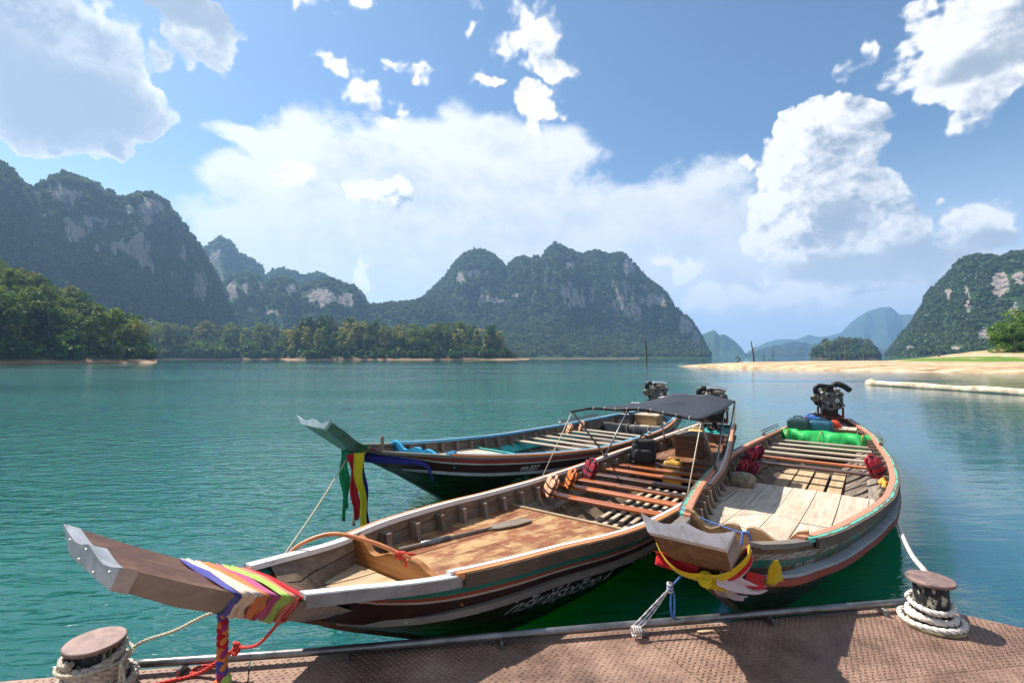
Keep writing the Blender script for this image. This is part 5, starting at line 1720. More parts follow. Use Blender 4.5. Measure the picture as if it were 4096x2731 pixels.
mb = MB(); pts = spline([b2.M @ Vector((.14, -1.42, .86)), b2.M @ b2.on(-1.05, .10, 1, .05), b2.M @ b2.on(-.78, .13, 1, .05), b2.M @ b2.on(-.62, .34, 1, .07)], 14)
ribbon(mb, [L_(sash2, p) for p in pts], .10, (0, .2, 1), 8, 1.0, .12, taper=.5, ragged=.02); mb.build('blue_ribbon', BLU, sash2, True)

# right boat's sash
PR3 = [(.065, 1.211, .246, 1.118, .205), (.22, 1.10, .235, .965, .19), (.42, 1.005, .225, .80, .15), (.62, .93, .225, .62, .08), (.95, .88, .30, .45, .05)]
sash3 = empty('prow_sash', b3.W(0, .5, .85), -b3.hd, 'yellow, red and white cloths tied below the prow of the right boat', 'sash', 'sashes on the prows')
def scarf(name, mt, pts, width, wdir, seed, amp=.14, folds=1.5, taper=1.0, ragged=.006, n=18):
    q = spline([(t, s_ - .5, z - .85) for t, s_, z in pts], n)
    mb = MB(); ribbon(mb, q, width, wdir, seed, folds, amp, taper=taper, ragged=ragged, n=11)
    return mb.build(name, mt, sash3, True)
for k, (mt, ds, wdt, of) in enumerate(((PNK, .10, .10, .012), (RED, .055, .075, .020), (YEL, .0, .058, .030))):
    nm = ('white_scarf', 'red_scarf', 'yellow_scarf')[k]
    scarf(nm, mt, [(-.225 - of, .40 + ds, 1.02 - .5 * ds), (-.225 - of, .335 + ds, .945 - .7 * ds), (-.16, .318 + ds - of * .9, .888 - .7 * ds - of * 1.1), (-.06, .335 + ds - of * 1.0, .858 - .7 * ds - of * 1.2), (.03, .350 + ds - of * .6, .853 - .7 * ds - of * .8)], wdt, (0, .72, -.7), 31 + k, .10)
    scarf(nm, mt, [(.03, .350 + ds - of * .6, .853 - .7 * ds - of * .8), (.11, .335 + ds - of * .5, .868 - .7 * ds - of * .6), (.185, .325 + ds, .915 - .7 * ds - of * .4), (.238 + of * .4, .35 + ds, .985 - .6 * ds), (.22 + of, .40 + ds, 1.03 - .5 * ds)], wdt, (0, .72, -.7), 41 + k, .10)
mb = MB()
for k in range(3):
    mb.tube([Vector((.03 + .030 * math.cos(a), -.178 + .012 * math.sin(a) + .004 * k, -.032 + .020 * math.sin(a) + .010 * (k - 1))) for a in np.linspace(0, 6.28, 16)], .013, 8)
mb.build('scarf_knot', YEL, sash3, True)
scarf('yellow_tail', YEL, [(.03, .325, .835), (.035, .335, .80), (.045, .37, .765)], .045, (1, .2, 0), 51, .28, 2, 2.0, .012)
scarf('yellow_tail', YEL, [(.035, .325, .835), (.07, .35, .79), (.11, .42, .745)], .05, (.8, 0, .5), 52, .22, 1.6, 1.6, .012)
scarf('red_cloth', RED, [(-.02, .37, .835), (-.10, .36, .845), (-.18, .345, .86), (-.26, .33, .865)], .095, (0, .25, -1), 53, .20, 1.5, 1.25, .012)
scarf('white_cloth', PNK, [(.09, .335, .85), (.10, .40, .78), (.085, .52, .685), (.10, .64, .615), (.15, .70, .60)], .085, (1, .1, .2), 54, .20, 1.4, 1.1, .012)
scarf('white_cloth', PNK, [(.10, .335, .855), (.16, .42, .80), (.21, .53, .745), (.25, .64, .70), (.28, .70, .695)], .10, (.2, .2, -1), 55, .22, 1.3, .40, .01)
scarf('red_cloth', RED, [(.20, .52, .80), (.24, .60, .765), (.275, .69, .735)], .075, (.1, .2, -1), 56, .14, 1, 1.2, .014)
scarf('yellow_flag', YEL, [(.345, .64, .90), (.335, .68, .83), (.325, .735, .725)], 0.026, (.8, .6, 0), 57, .06, 1, 4.6, .008)

# curved orange hose lying from the rail to the carved board of the near boat
hz = [b1.W(-.43, .12, .88), b1.W(-.40, .22, .955), b1.W(-.28, .36, 1.0), b1.W(-.08, .50, .95), b1.W(.07, .60, .88), b1.W(.12, .64, .855)]
e = empty('orange_hose', b1.W(0, .4, .85), -b1.hd, 'curved orange hose with a red knot over the near boat\'s bow', 'hose')
mb = MB(); mb.tube([L_(e, p) for p in spline(hz, 40)], .013, 12); mb.build('hose', mat_plain('orange_hose', (.55, .19, .07), .45, 0, .2, 12), e, True)
mb = MB()
c0 = b1.W(.07, .60, .88)
for k in range(4):
    q = [L_(e, c0 + Vector((.012 * (k - 1.5), .010 * (k - 1.5), -.004 * k)) + Vector((.013 * math.cos(a), -.010 * math.cos(a), .020 * math.sin(a)))) for a in np.linspace(0, 6.28, 14)]
    rope_mb(mb, q, .0075, 18)
rope_mb(mb, [L_(e, p) for p in spline([c0, c0 + Vector((.03, -.01, -.03)), c0 + Vector((.035, -.01, -.075))], 8)], .0075, 18)
rope_mb(mb, [L_(e, p) for p in spline([c0, c0 + Vector((.05, .01, -.002)), c0 + Vector((.085, .02, -.010))], 8)], .009, 18)
mb.build('knot', M_ROPE_RED, e, True)

# ---------------------------------------------------------------- gear in the boats
def gear(name, bt, t, s, z, rz, label, cat, group=None):
    return empty(name, bt.W(t, s, z), -bt.hd + rz, label, cat, group)

def paddle(bt, t, s, z, rz, label, L=1.45, straight=True):
    e = gear('paddle', bt, t, s, z, rz, label, 'paddle', 'paddles in the boats')
    mb = MB(); mb.tube([(0, 0, .025), (0, .25, .026), (0, .6, .025), (0, L * .66, .022)], [.020, .018, .019, .016], 12); mb.build('shaft', M_GREYWOOD if straight else M_CARVED_PALE, e, True)
    mb = MB(); mb.tube([(0, .22, .026), (0, .52, .026)], [.025, .025], 12); mb.build('grip_sleeve', M_PIPE, e, True)
    ol = [(-.016, L * .62), (-.06, L * .70), (-.078, L * .85), (-.06, L), (.06, L), (.078, L * .85), (.06, L * .70), (.016, L * .62)]
    MB().prism(ol, 'z', .014, .030).build('blade', M_GREYWOOD, e)
    return e
pd = paddle(b1, -.44, 1.02, zd1(1.02) - .010, -.06, 'wooden paddle with a pipe sleeve lying on the near boat\'s deck', 1.6)
pd.rotation_euler.x = math.atan2(zd1(2.62) - zd1(1.02), 1.6)
e = gear('boat_pole', b3, .30, 1.85, zd3(2.4) + .02, -.14, 'bent bare wooden pole lying inside the right boat\'s rail', 'pole')
mb = MB(); mb.tube([Vector(p) for p in spline([(-.02, -.05, .03), (.04, .35, .030), (.09, .72, .03), (.15, .95, .04), (.24, 1.06, .03)], 24)], .028, 12); mb.build('shaft', M_CARVED_PALE, e, True)

def crate(bt, t, s, z, sx_, sy_, sz_, rz, label, mat, matlid):
    e = gear('wooden_box', bt, t, s, z, rz, label, 'box', 'wooden engine boxes')
    for k in range(3):
        h = sz_ / 3
        for ys in (-1, 1):
            MB().box((0, ys * (sy_ / 2), h * (k + .5)), (sx_, .018, h - .004), .003).build('side_board', mat, e)
        for xs in (-1, 1):
            MB().box((xs * (sx_ / 2 - .009), 0, h * (k + .5)), (.018, sy_ - .02, h - .004), .003).build('end_board', mat, e)
    n = 4
    for k in range(n):
        w_ = (sx_ + .05) / n
        MB().box((-(sx_ + .05) / 2 + w_ * (k + .5), 0, sz_ + .012), (w_ - .004, sy_ + .05, .022), .004).build('lid_board', matlid, e)
    return e
M_BOXBROWN = wood('box_brown', (.06, .028, .016), (.13, .065, .035), (.22, .12, .065), 'x', .55)
M_BOXTAN = wood('box_tan', (.16, .09, .04), (.30, .18, .085), (.42, .27, .14), 'x', .6)
crate(b1, .04, 7.0, .455, .46, .46, .34, .10, 'dark brown wooden box under the black canopy', M_BOXBROWN, M_GREYWOOD)
crate(b2, .05, 6.75, .43, .56, .40, .22, .0, 'honey-coloured wooden box at the stern of the rear boat', M_BOXTAN, M_PALEDECK)
crate(b3, .22, 9.30, .45, .52, .40, .20, .0, 'low tan wooden box at the stern of the right boat', M_BOXTAN, M_PALEDECK)

def jerry(bt, t, s, z, sx_, sy_, sz_, rz, mat, label, cap=None, group='fuel cans'):
    e = gear('fuel_can', bt, t, s, z, rz, label, 'fuel can', group)
    def rr(h, k):
        out = []
        cx_, cy_, r_ = sx_ / 2 * k, sy_ / 2 * k, .05 * k
        for (x, y, a0) in ((1, 1, 0), (-1, 1, 90), (-1, -1, 180), (1, -1, 270)):
            for q in range(5):
                a = R(a0 + q * 22.5)
                out.append((x * (cx_ - r_) + r_ * math.cos(a), y * (cy_ - r_) + r_ * math.sin(a), h))
        return out
    rings = [rr(0, .92), rr(.02, 1.0), rr(sz_ * .30, 1.0), rr(sz_ * .32, .975), rr(sz_ * .36, .975), rr(sz_ * .38, 1.0), rr(sz_ * .82, 1.0), rr(sz_ * .92, .95), rr(sz_ * .97, .86), rr(sz_, .75)]
    MB().loft(rings).build('body', mat, e, False)
    mb = MB(); mb.tube([Vector(p) for p in spline([(-sx_ * .18, 0, sz_ - .01), (-sx_ * .15, 0, sz_ + .035), (sx_ * .15, 0, sz_ + .035), (sx_ * .18, 0, sz_ - .01)], 12)], .014, 8); mb.build('handle', mat, e, True)
    mb = MB(); mb.tube([(sx_ * .3, 0, sz_ - .02), (sx_ * .3, 0, sz_ + .03)], .03, 14); mb.build('cap', cap or M_BLACK, e)
    return e
M_PYEL = mat_plain('yellow_plastic', (.62, .34, .045), .45, 0, .2, 7, .05)
M_PCREAM = mat_plain('pale_yellow_plastic', (.62, .42, .16), .5, 0, .2, 7, .05)
M_PTEAL = mat_plain('blue_plastic', (.012, .085, .135), .45, 0, .25, 7, .05)
M_PGREEN = mat_plain('dark_green_plastic', (.018, .065, .062), .45, 0, .25, 7, .05)
M_PBLUE = mat_plain('bright_blue_plastic', (.015, .10, .30), .45, 0, .2, 7, .05)
M_CAPR = mat_plain('red_cap', (.5, .04, .03), .5)
jerry(b1, -.02, 6.14, .10, .28, .22, .40, .15, M_PYEL, 'yellow fuel can below the rear seats of the near boat')
jerry(b1, -.12, 7.85, .46, .30, .26, .30, .25, M_PCREAM, 'pale yellow fuel can behind the brown box')
jerry(b3, -.48, 9.02, .44, .40, .34, .40, .06, M_PGREEN, 'dark green fuel can behind the green tarpaulin', M_CAPR)
jerry(b3, -.08, 9.06, .44, .42, .34, .38, -.06, M_PTEAL, 'dark blue fuel can right of the dark green one')
jerry(b3, -.28, 9.44, .44, .36, .28, .42, .1, M_PBLUE, 'bright blue fuel can standing behind the two dark cans')
jerry(b2, -.42, 6.45, .43, .36, .28, .26, .0, mat_plain('black_plastic', (.018, .022, .03), .4, 0, .2, 7), 'black fuel can behind the black net of the rear boat')
# orange bag on the blue can
e = gear('orange_bag', b3, .14, 9.22, .70, 0, 'crumpled orange plastic bag hanging by the blue fuel can', 'bag')
mb = MB()
g = random.Random(3)
rings = []
for i in range(9):
    a_ = math.pi * i / 8
    rings.append([(.10 * math.sin(a_) * math.cos(b_) * (1 + .3 * g.random()), .07 * math.sin(a_) * math.sin(b_) * (1 + .3 * g.random()), .13 * math.cos(a_)) for b_ in np.linspace(0, 6.28, 12, endpoint=False)])
mb.loft(rings); mb.build('bag', cloth('bagorange', (.80, .07, .02), .4), e, True)
# backpack
e = gear('backpack', b1, -.46, 6.10, .44, .25, 'black backpack standing on the rear seats of the near boat', 'backpack')
def pillow(sx_, sy_, sz_, p=.6, n=14, seed=1, j=.04):
    g = random.Random(seed)
    rings = []
    for i in range(n + 1):
        v = -math.pi / 2 + math.pi * i / n
        cv, sv = math.copysign(abs(math.cos(v)) ** p, math.cos(v)), math.copysign(abs(math.sin(v)) ** p, math.sin(v))
        ring = []
        for k in range(24):
            u = 2 * math.pi * k / 24
            cu, su = math.copysign(abs(math.cos(u)) ** p, math.cos(u)), math.copysign(abs(math.sin(u)) ** p, math.sin(u))
            q = 1 + g.uniform(-j, j)
            ring.append((sx_ / 2 * cv * cu * q, sy_ / 2 * cv * su * q, sz_ / 2 * sv))
        rings.append(ring)
    return rings
def pil(e, name, mat, c, size, p=.6, seed=1, rot=None, j=.035):
    rings = [[(Vector(q)) for q in r] for r in pillow(*size, p, 14, seed, j)]
    if rot is not None: rings = [[rot @ q for q in r] for r in rings]
    rings = [[q + Vector(c) for q in r] for r in rings]
    return MB().loft(rings).build(name, mat, e, True)
M_PACK = mat_plain('pack_cloth', (.020, .020, .022), .75, 0, .4, 35, .3)
pil(e, 'pack_body', M_PACK, (0, 0, .16), (.38, .26, .34), .5, 1)
pil(e, 'front_pocket', M_PACK, (0, -.13, .11), (.30, .12, .20), .5, 2)
pil(e, 'top_lid', M_PACK, (0, .0, .31), (.36, .24, .10), .6, 3)
mb = MB(); mb.tube([Vector(p) for p in spline([(-.06, .02, .34), (-.04, .02, .40), (.04, .02, .40), (.06, .02, .34)], 10)], .012, 8); mb.build('handle', M_PACK, e, True)
for sg in (-1, 1):
    mb = MB(); ribbon(mb, spline([(sg * .12, .13, .30), (sg * .15, .20, .20), (sg * .14, .17, .06), (sg * .12, .12, .02)], 12), .05, (1, 0, 0), 4, 1, .05, .01); mb.build('strap', M_PACK, e, True)
# rock
e = gear('rock', b3, -.66, 4.62, .33, 0, 'rounded grey-green stone on the deck of the right boat', 'rock')
M_ROCK = mat_plain('rock', (.23, .20, .13), .9, 0, .4, 14, .6)
rings = pillow(.34, .26, .22, .8, 14, 5, .05)
MB().loft([[(x, y, z + .09) for x, y, z in r] for r in rings]).build('stone', M_ROCK, e, True)

# life jackets
M_JRED = mat_plain('jacket_red', (.27, .012, .028), .7, 0, .25, 18, .25)
M_JRED2 = mat_plain('jacket_bright_red', (.42, .016, .03), .7, 0, .25, 18, .25)
M_JORG = mat_plain('jacket_orange', (.80, .20, .03), .65, 0, .2, 18, .25)
M_JPCH = mat_plain('jacket_faded_orange', (.80, .40, .22), .75, 0, .2, 18, .25)
M_JNAVY = mat_plain('jacket_lining', (.022, .025, .06), .8, 0, .3, 18, .2)
def jacket(bt, t, s, z, rz, lean, mat, label, roll=0.0, sc=1.0):
    e = gear('life_jacket', bt, t, s, z, rz, label, 'life jacket', 'life jackets in the boats')
    e.rotation_euler = (lean, roll, -bt.hd + rz)
    e.scale = (sc * .68, sc * .68, sc * .68)
    for sg in (-1, 1):
        pil(e, 'front_panel', mat, (sg * .085, -.025, .19), (.155, .042, .38), .30, 3 + sg, Matrix.Rotation(sg * .06, 3, 'Y'))
    pil(e, 'back_panel', mat, (0, .055, .22), (.33, .040, .42), .30, 6)
    pil(e, 'lining', M_JNAVY, (0, .015, .21), (.27, .035, .40), .5, 7)
    mb = MB(); mb.tube([Vector(p) for p in spline([(-.085, -.02, .37), (-.075, .02, .43), (0, .05, .45), (.075, .02, .43), (.085, -.02, .37)], 14)], .020, 10); mb.build('collar', mat, e, True)
    for h in (.10, .23):
        mb = MB()
        ol = [(-.165, -.066, h), (0, -.078, h - .01), (.165, -.066, h), (.168, .092, h), (0, .098, h), (-.168, .092, h)]
        ol = [Vector(p) for p in ol] + [Vector(ol[0])]
        ribbon(mb, ol, .026, (0, 0, 1), 1, 1, .02, .006, 3); mb.build('strap', M_BLACK, e)
        MB().box((0.0, -.082, h - .01), (.045, .014, .032), .004).build('buckle', M_BLACK, e)
    return e
jk = [(b1, -.74, 3.60, .43, -.6, -.35, M_JPCH, 'faded orange life jacket by the first seat of the near boat', .25, .85),
      (b1, -.72, 4.08, .43, -.8, -.30, M_JORG, 'bright orange life jacket by the second seat of the near boat', .25, .80),
      (b1, -.72, 4.62, .42, -.5, -.25, M_JRED, 'dark red life jacket hung over the near boat\'s far rail', .20, .95),
      (b2, -.80, 4.35, .38, -.6, -.3, M_JPCH, 'pale orange life jacket by the far rail of the rear boat', .2, .75),
      (b2, -.80, 4.85, .38, -.8, -.3, M_JPCH, 'pale orange life jacket next to the black net of the rear boat', .2, .8),
      (b3, -.80, 5.05, .38, -1.2, -.35, M_JRED2, 'red life jacket beside the stone in the right boat', .25, .85),
      (b3, -.70, 5.20, .36, -1.0, -.5, M_JRED, 'red life jacket with black straps lying behind the stone', .2, .75),
      (b3, -.82, 5.72, .42, -1.0, -.30, M_JRED2, 'red life jacket at the left end of the dark seat', .25, .95),
      (b3, -.80, 6.22, .42, -1.1, -.35, M_JRED, 'red life jacket at the left end of the varnished seat', .3, .85),
      (b3, .86, 5.85, .44, 1.0, -.30, M_JRED2, 'red life jacket over the right rail of the right boat', -.2, 1.0),
      (b3, -.62, 8.95, .50, -.6, -.2, M_JRED, 'red life jacket behind the left end of the green tarpaulin', .2, .7)]
for a_ in jk: jacket(*a_)
# strap bag over the right rail
e = gear('orange_lifeline', b3, .86, 5.15, .42, .2, 'yellow-orange folded float strap inside the right rail', 'float')
mb = MB(); mb.tube([Vector(p) for p in spline([(0, -.18, -.06), (.02, -.05, .05), (.05, .05, .09), (.02, .14, .06), (.07, .20, .10)], 18)], .026, 8); mb.build('float', mat_plain('float_orange', (.80, .33, .035), .6), e, True)

# tarpaulins: hanging bundles across the beam
def bundle(bt, s, z, hw, hgt, thick, mat, name, label, seed, sagz=.02, droop=.4):
    """cloth folded over a bar across the beam and hanging down on both sides"""
    e = gear(name, bt, 0, s, z, 0, label, 'tarpaulin')
    rings = []
    N = 110
    prof = [(-.34, -.78), (-.46, -.42), (-.42, .0), (-.30, .30), (-.12, .46), (.08, .50), (.26, .40), (.38, .12), (.46, -.30), (.50, -.72), (.30, -.86), (.12, -.74), (-.08, -.90), (-.22, -.74)]
    for i in range(N + 1):
        u = i / N * 2 - 1
        x = u * hw
        env = 1 - .45 * abs(u) ** 5
        ring = []
        for k, (py, pz) in enumerate(prof):
            f = 1.8 * (float(fbm(np.array(u * 5.0 + seed), np.array(k * .55 + u * 3.2 * droop), 4)) - .5)
            fold = math.sin(u * 11 + 2.2 * pz + 2.5 * math.sin(u * 4 + seed)) * .22 * (1 - (pz + .2))
            f3 = float(fbm(np.array(u * 16.0 + 3 * seed), np.array(k * .8), 3)) - .5
            low = max(0, -pz)
            y = thick * (py * (1 + .5 * f) + fold * .9 + .35 * f3 * low) * (env * .7 + .3)
            zz = hgt * .62 * (pz * (1 + .30 * f) + .12 * f3 * low) * env - sagz * (1 - u * u) + hgt * .05 * (float(fbm(np.array(u * 3 + seed), np.array(.3), 3)) - .5)
            ring.append((x + .02 * f, y, zz))
        rings.append(ring)
    MB().loft(rings).build('cloth', mat, e, True)
    return e
def mat_tarp(name, col, weave=True, rough=.5):
    mt, nt, b = material(name)
    co = nt.n('ShaderNodeTexCoord').outputs['Object']
    n1 = nt.noise(co, 7, 5, .65)
    sp_ = nt.noise(nt.v('MULTIPLY', co, (1, 1, 2.2)), 75, 2, .6)
    c = nt.mix(nt.mr(n1, .3, .7), tuple(q * .75 for q in col), tuple(min(1, q * 1.2) for q in col))
    c = nt.mix(nt.m('MULTIPLY', nt.mr(sp_, .60, .74), .30), c, (.55, .6, .6))
    pset(nt, b, color=c, rough=rough, spec=.4, normal=nt.bump(nt.m('ADD', n1, nt.m('MULTIPLY', sp_, .35)), .5, .012))
    return mt
M_TGREEN = mat_tarp('green_tarp', (.012, .40, .075))
M_TBLACK = mat_tarp('black_net', (.020, .021, .026), rough=.6)
tg = bundle(b3, 8.72, .53, .90, .43, .28, M_TGREEN, 'green_tarpaulin', 'rolled bright green tarpaulin across the right boat', 3)
for u in (-.62, -.05, .62):
    mb = MB(); mb.tube([(u + .03 * math.cos(a), .155 * math.cos(a), .140 * math.sin(a) - .025) for a in np.linspace(0, 6.28, 20)], .006, 6); mb.build('lashing', M_JORG, tg, True)
tb = bundle(b2, 5.92, .42, .90, .36, .10, M_TBLACK, 'black_net_bundle', 'black shade net slung across the rear boat', 5, .05)
for u in (-.85, -.1, .45):
    mb = MB(); mb.tube([(u + .03 * math.cos(a), .062 * math.cos(a), .118 * math.sin(a) - .03) for a in np.linspace(0, 6.28, 20)], .006, 6); mb.build('lashing', M_ROPE_TAN, tb, True)
# folded frame poles of those two boats
for bt, s0, s1, nmx in ((b3, 7.55, 8.75, 'folded canopy poles along the rails of the right boat'), (b2, 4.5, 6.0, 'folded canopy poles along the rails of the rear boat')):
    e = gear('canopy_poles', bt, 0, s0, bt.zg(s0), 0, nmx, 'poles', 'folded canopy frames')
    for sg in (-1, 1):
        for k in range(2):
            mb = MB(); mb.tube([(sg * (bt.hw(s) + .01 + .03 * k), s - s0, bt.zg(s) - bt.zg(s0) + .09 + .03 * k) for s in np.linspace(s0, s1, 8)], .012, 8); mb.build('pole', M_PIPE, e, True)
        MB().box((sg * (bt.hw(s0) - .01), 0, .05), (.05, .04, .09), .006).build('pole_clamp', M_PIPE, e)

# ---------------------------------------------------------------- canopy of the near boat (bolted to it)
def canopy():
    s0, s1 = 4.46, 7.34
    def zc(u, v):    # u across -1..1, v along 0..1
        return 1.375 + .075 * (1 - u * u) - .05 * math.sin(math.pi * v) * (1 - .4 * u * u) + .010 * math.sin(7 * u + 5 * v) + (.03 * math.exp(-((u - .1) ** 2 + (v - .55) ** 2) / .015))
    def hwc(v): return .87 + (.66 - .87) * v
    N, K = 26, 22
    top = []
    for i in range(N + 1):
        v = i / N
        row = []
        for k in range(K + 1):
            u = (-.72 if True else -1) + (1.72) * k / K
            sg = s0 + (s1 - s0) * v + .03 * math.sin(9 * u) * (1 if v in (0, 1) else 0)
            row.append((u * hwc(v), sg + (.06 * math.sin(math.pi * (u + 1) / 2) * (-1 if v < .5 else 1)) * abs(v - .5) * 2, zc(u, v)))
        top.append(row)
    vs = [p for r in top for p in r]
    n = K + 1
    fs = [(i * n + k, i * n + k + 1, (i + 1) * n + k + 1, (i + 1) * n + k) for i in range(N) for k in range(K)]
    m = len(vs)
    vs += [(p[0], p[1], p[2] - .006) for p in vs]
    fs += [tuple(m + q for q in f[::-1]) for f in fs]
    rim = [k for k in range(n)] + [i * n + K for i in range(1, N + 1)] + [N * n + k for k in range(K - 1, -1, -1)] + [i * n for i in range(N - 1, 0, -1)]
    fs += [(rim[i], rim[(i + 1) % len(rim)], m + rim[(i + 1) % len(rim)], m + rim[i]) for i in range(len(rim))]
    cn = MB().add(vs, fs).build('canopy', M_TBLACK, b1.root, True)
    cn['label'] = 'black shade net stretched on bent poles'
    def hoop(v):
        return [(u * hwc(v), s0 + (s1 - s0) * v, zc(u, v) - .018) for u in np.linspace(-1, 1, 25)]
    for v, mt in ((.0, M_BLACK), (1.0, M_PIPE), (.62, M_PIPE)):
        mb = MB(); mb.tube(hoop(v), .017, 10); mb.build('hoop', mt, cn, True)
    for k in range(9):
        u = -.6 + k * .18
        c0 = Vector((u * hwc(0), s0, zc(u, 0) - .016))
        mb = MB(); mb.tube([c0 + Vector((0, .024 * math.cos(a), .024 * math.sin(a))) for a in np.linspace(0, 6.28, 10)], .005, 5); mb.build('tie', M_ROPE_WHITE, cn, True)
    for sg in (-1, 1):
        ft = (sg * .80, 5.40, .60)
        for v in (0.0, .62):
            u = sg * .98
            mb = MB(); mb.tube([ft, (u * hwc(v), s0 + (s1 - s0) * v, zc(u, v) - .02)], .014, 10); mb.build('pole', M_PIPE, cn, True)
        mb = MB(); mb.tube([Vector(p) for p in spline([(sg * .52, 7.30, .60), (sg * .60, 7.32, 1.0), (sg * hwc(1) * .99, s1, zc(1, 1) - .02)], 8)], .014, 10); mb.build('pole', M_PIPE, cn, True)
        MB().box((sg * .80, 5.40, .605), (.05, .07, .05), .006).build('pole_foot', M_PIPE, cn)
        # guy lines
        mb = MB(); mb.tube([(sg * .86, s0 + .02, 1.36), (sg * .89, 3.75, .60)], .006, 6); mb.build('guy_line', M_ROPE_TAN, cn, True)
        mb = MB(); mb.tube([(sg * .66, s1, 1.36), (sg * .50, 8.0, .70)], .006, 6); mb.build('guy_line', M_ROPE_GREY, cn, True)
canopy()

# ---------------------------------------------------------------- engines
M_ENG = mat_plain('engine_black', (.020, .019, .018), .42, .55, .5, 14, .2)
M_ENG2 = mat_plain('engine_grey', (.12, .12, .12), .42, .7, .4, 14, .2)
M_ENGB = mat_plain('engine_bronze', (.20, .17, .12), .4, .7, .5, 12, .2)
M_RUSTR = mat_plain('red_oxide_frame', (.11, .022, .016), .6, .2, .4, 12, .2)
M_CHROME = mat_plain('bright_pipe', (.72, .72, .72), .22, .95, .08, 8)
M_RUBBER = mat_plain('black_hose', (.012, .012, .012), .5, 0, .2, 20)
def cylx(mb, c, axis, r, h, n=20):
    a = {'x': Vector((1, 0, 0)), 'y': Vector((0, 1, 0)), 'z': Vector((0, 0, 1))}[axis]
    c = Vector(c)
    mb.loft([[c + a * q + v for v in [(a.orthogonal().normalized() * math.cos(t) + a.cross(a.orthogonal().normalized()) * math.sin(t)) * rr for t in np.linspace(0, 2 * math.pi, n, endpoint=False)]] for q, rr in ((-h / 2, r * .94), (-h / 2 + .006, r), (h / 2 - .006, r), (h / 2, r * .94))])
def engine(bt, s, z, rz, label, chrome, tilt=0.0):
    """truck engine on a swivel; local -y faces the bow, the tail shaft runs aft along +y"""
    e = gear('longtail_engine', bt, 0, s, z, rz, label, 'engine', 'long-tail engines')
    e.scale = (1.12, 1.0, 1.10)
    k = e
    P = lambda mb, nm, mt, sm=False: mb.build(nm, mt, k, sm)
    mb = MB(); mb.tube([(0, .05, -.02), (0, .05, .14)], [.05, .04], 14); P(mb, 'swivel_post', M_ENG, True)
    P(MB().box((0, .05, .02), (.26, .22, .03), .006), 'mount_plate', M_RUSTR)
    mb = MB()
    for x in (-.19, .19):
        mb.box((x, .05, .17), (.035, .62, .04), .005)
    for y in (-.24, .05, .34):
        mb.box((0, y, .171), (.345, .03, .034), .005)
    P(mb, 'engine_cradle', M_RUSTR)
    for x in (-.2, .2):
        P(MB().box((x, -.2, .27), (.035, .05, .20), .005), 'cradle_upright', M_RUSTR)
    P(MB().box((0, .02, .27), (.25, .46, .16), .02), 'oil_pan', M_ENG)
    P(MB().box((0, .04, .44), (.36, .54, .22), .025), 'engine_block', M_ENG)
    P(MB().box((0, .04, .60), (.32, .56, .12), .02), 'cylinder_head', M_ENGB if chrome else M_ENG2)
    P(MB().box((.0, .04, .685), (.16, .50, .055), .02), 'valve_cover', M_ENGB if chrome else M_ENG)
    g = random.Random(7)
    for i in range(4):
        P(MB().box((-.17, -.14 + i * .12, .58), (.09, .06, .07), .012), 'exhaust_port', M_ENGB)
        P(MB().box((.17, -.14 + i * .12, .60), (.09, .05, .06), .012), 'intake_port', M_ENG2)
    P(MB().box((0, -.245, .49), (.30, .045, .34), .02), 'timing_cover', M_ENG2)
    for nm, x, zz, r_, mt in (('crank_pulley', .0, .39, .085, M_ENG2), ('fan_pulley', -.03, .585, .062, M_ENG2), ('idler_pulley', .14, .60, .058, M_ENG2), ('alternator_pulley', -.245, .53, .05, M_ENGB), ('tension_pulley', .10, .50, .035, M_CHROME)):
        mb = MB(); cylx(mb, (x, -.30, zz), 'y', r_, .05, 24)
        o = P(mb, nm, mt, False)
        mb = MB(); cylx(mb, (x, -.331, zz), 'y', r_ * .45, .016, 16); mb.build('pulley_hub', M_ENG, o)
    mb = MB(); cylx(mb, (-.245, -.20, .53), 'y', .075, .15, 20); P(mb, 'alternator', M_ENGB)
    belt = [(.0, .39 - .088), (-.085, .42), (-.29, .50), (-.285, .57), (-.06, .645), (.14, .66), (.195, .60), (.085, .39)]
    P(MB().tube([Vector((x, -.305, zz)) for x, zz in spline_closed(belt)], .010, 6), 'drive_belt', M_RUBBER)
    if chrome:
        mb = MB(); mb.tube([Vector(p) for p in spline([(-.14, -.14, .750), (.02, -.13, .762), (.19, -.10, .735)], 16)], .040, 14); P(mb, 'intake_pipe', M_CHROME, True)
        mb = MB(); mb.tube([Vector(p) for p in spline([(-.14, -.14, .750), (-.21, -.15, .745), (-.25, -.14, .69), (-.24, -.10, .60)], 14)], .050, 14); P(mb, 'air_hose', M_RUBBER, True)
    else:
        mb = MB(); mb.tube([Vector(p) for p in spline([(-.21, -.15, .58), (-.23, -.15, .70), (-.17, -.15, .765), (-.02, -.15, .755), (.06, -.15, .755)], 20)], .045, 14); P(mb, 'intake_pipe', M_ENG, True)
        mb = MB(); mb.tube([Vector(p) for p in spline([(.06, -.15, .755), (.09, -.15, .81), (.16, -.15, .80), (.25, -.13, .755), (.33, -.10, .69)], 20)], .052, 14); P(mb, 'air_hose', M_RUBBER, True)
        for i in range(6):
            pass
    mb = MB(); cylx(mb, (.19, .0, .46), 'z', .045, .14, 18); P(mb, 'oil_filter', M_CHROME if chrome else M_ENG2)
    mb = MB(); cylx(mb, (-.19, .08, .42), 'y', .05, .20, 18); P(mb, 'starter_motor', M_ENG)
    mb = MB(); cylx(mb, (0, .36, .45), 'y', .17, .10, 24); P(mb, 'flywheel_housing', M_ENG)
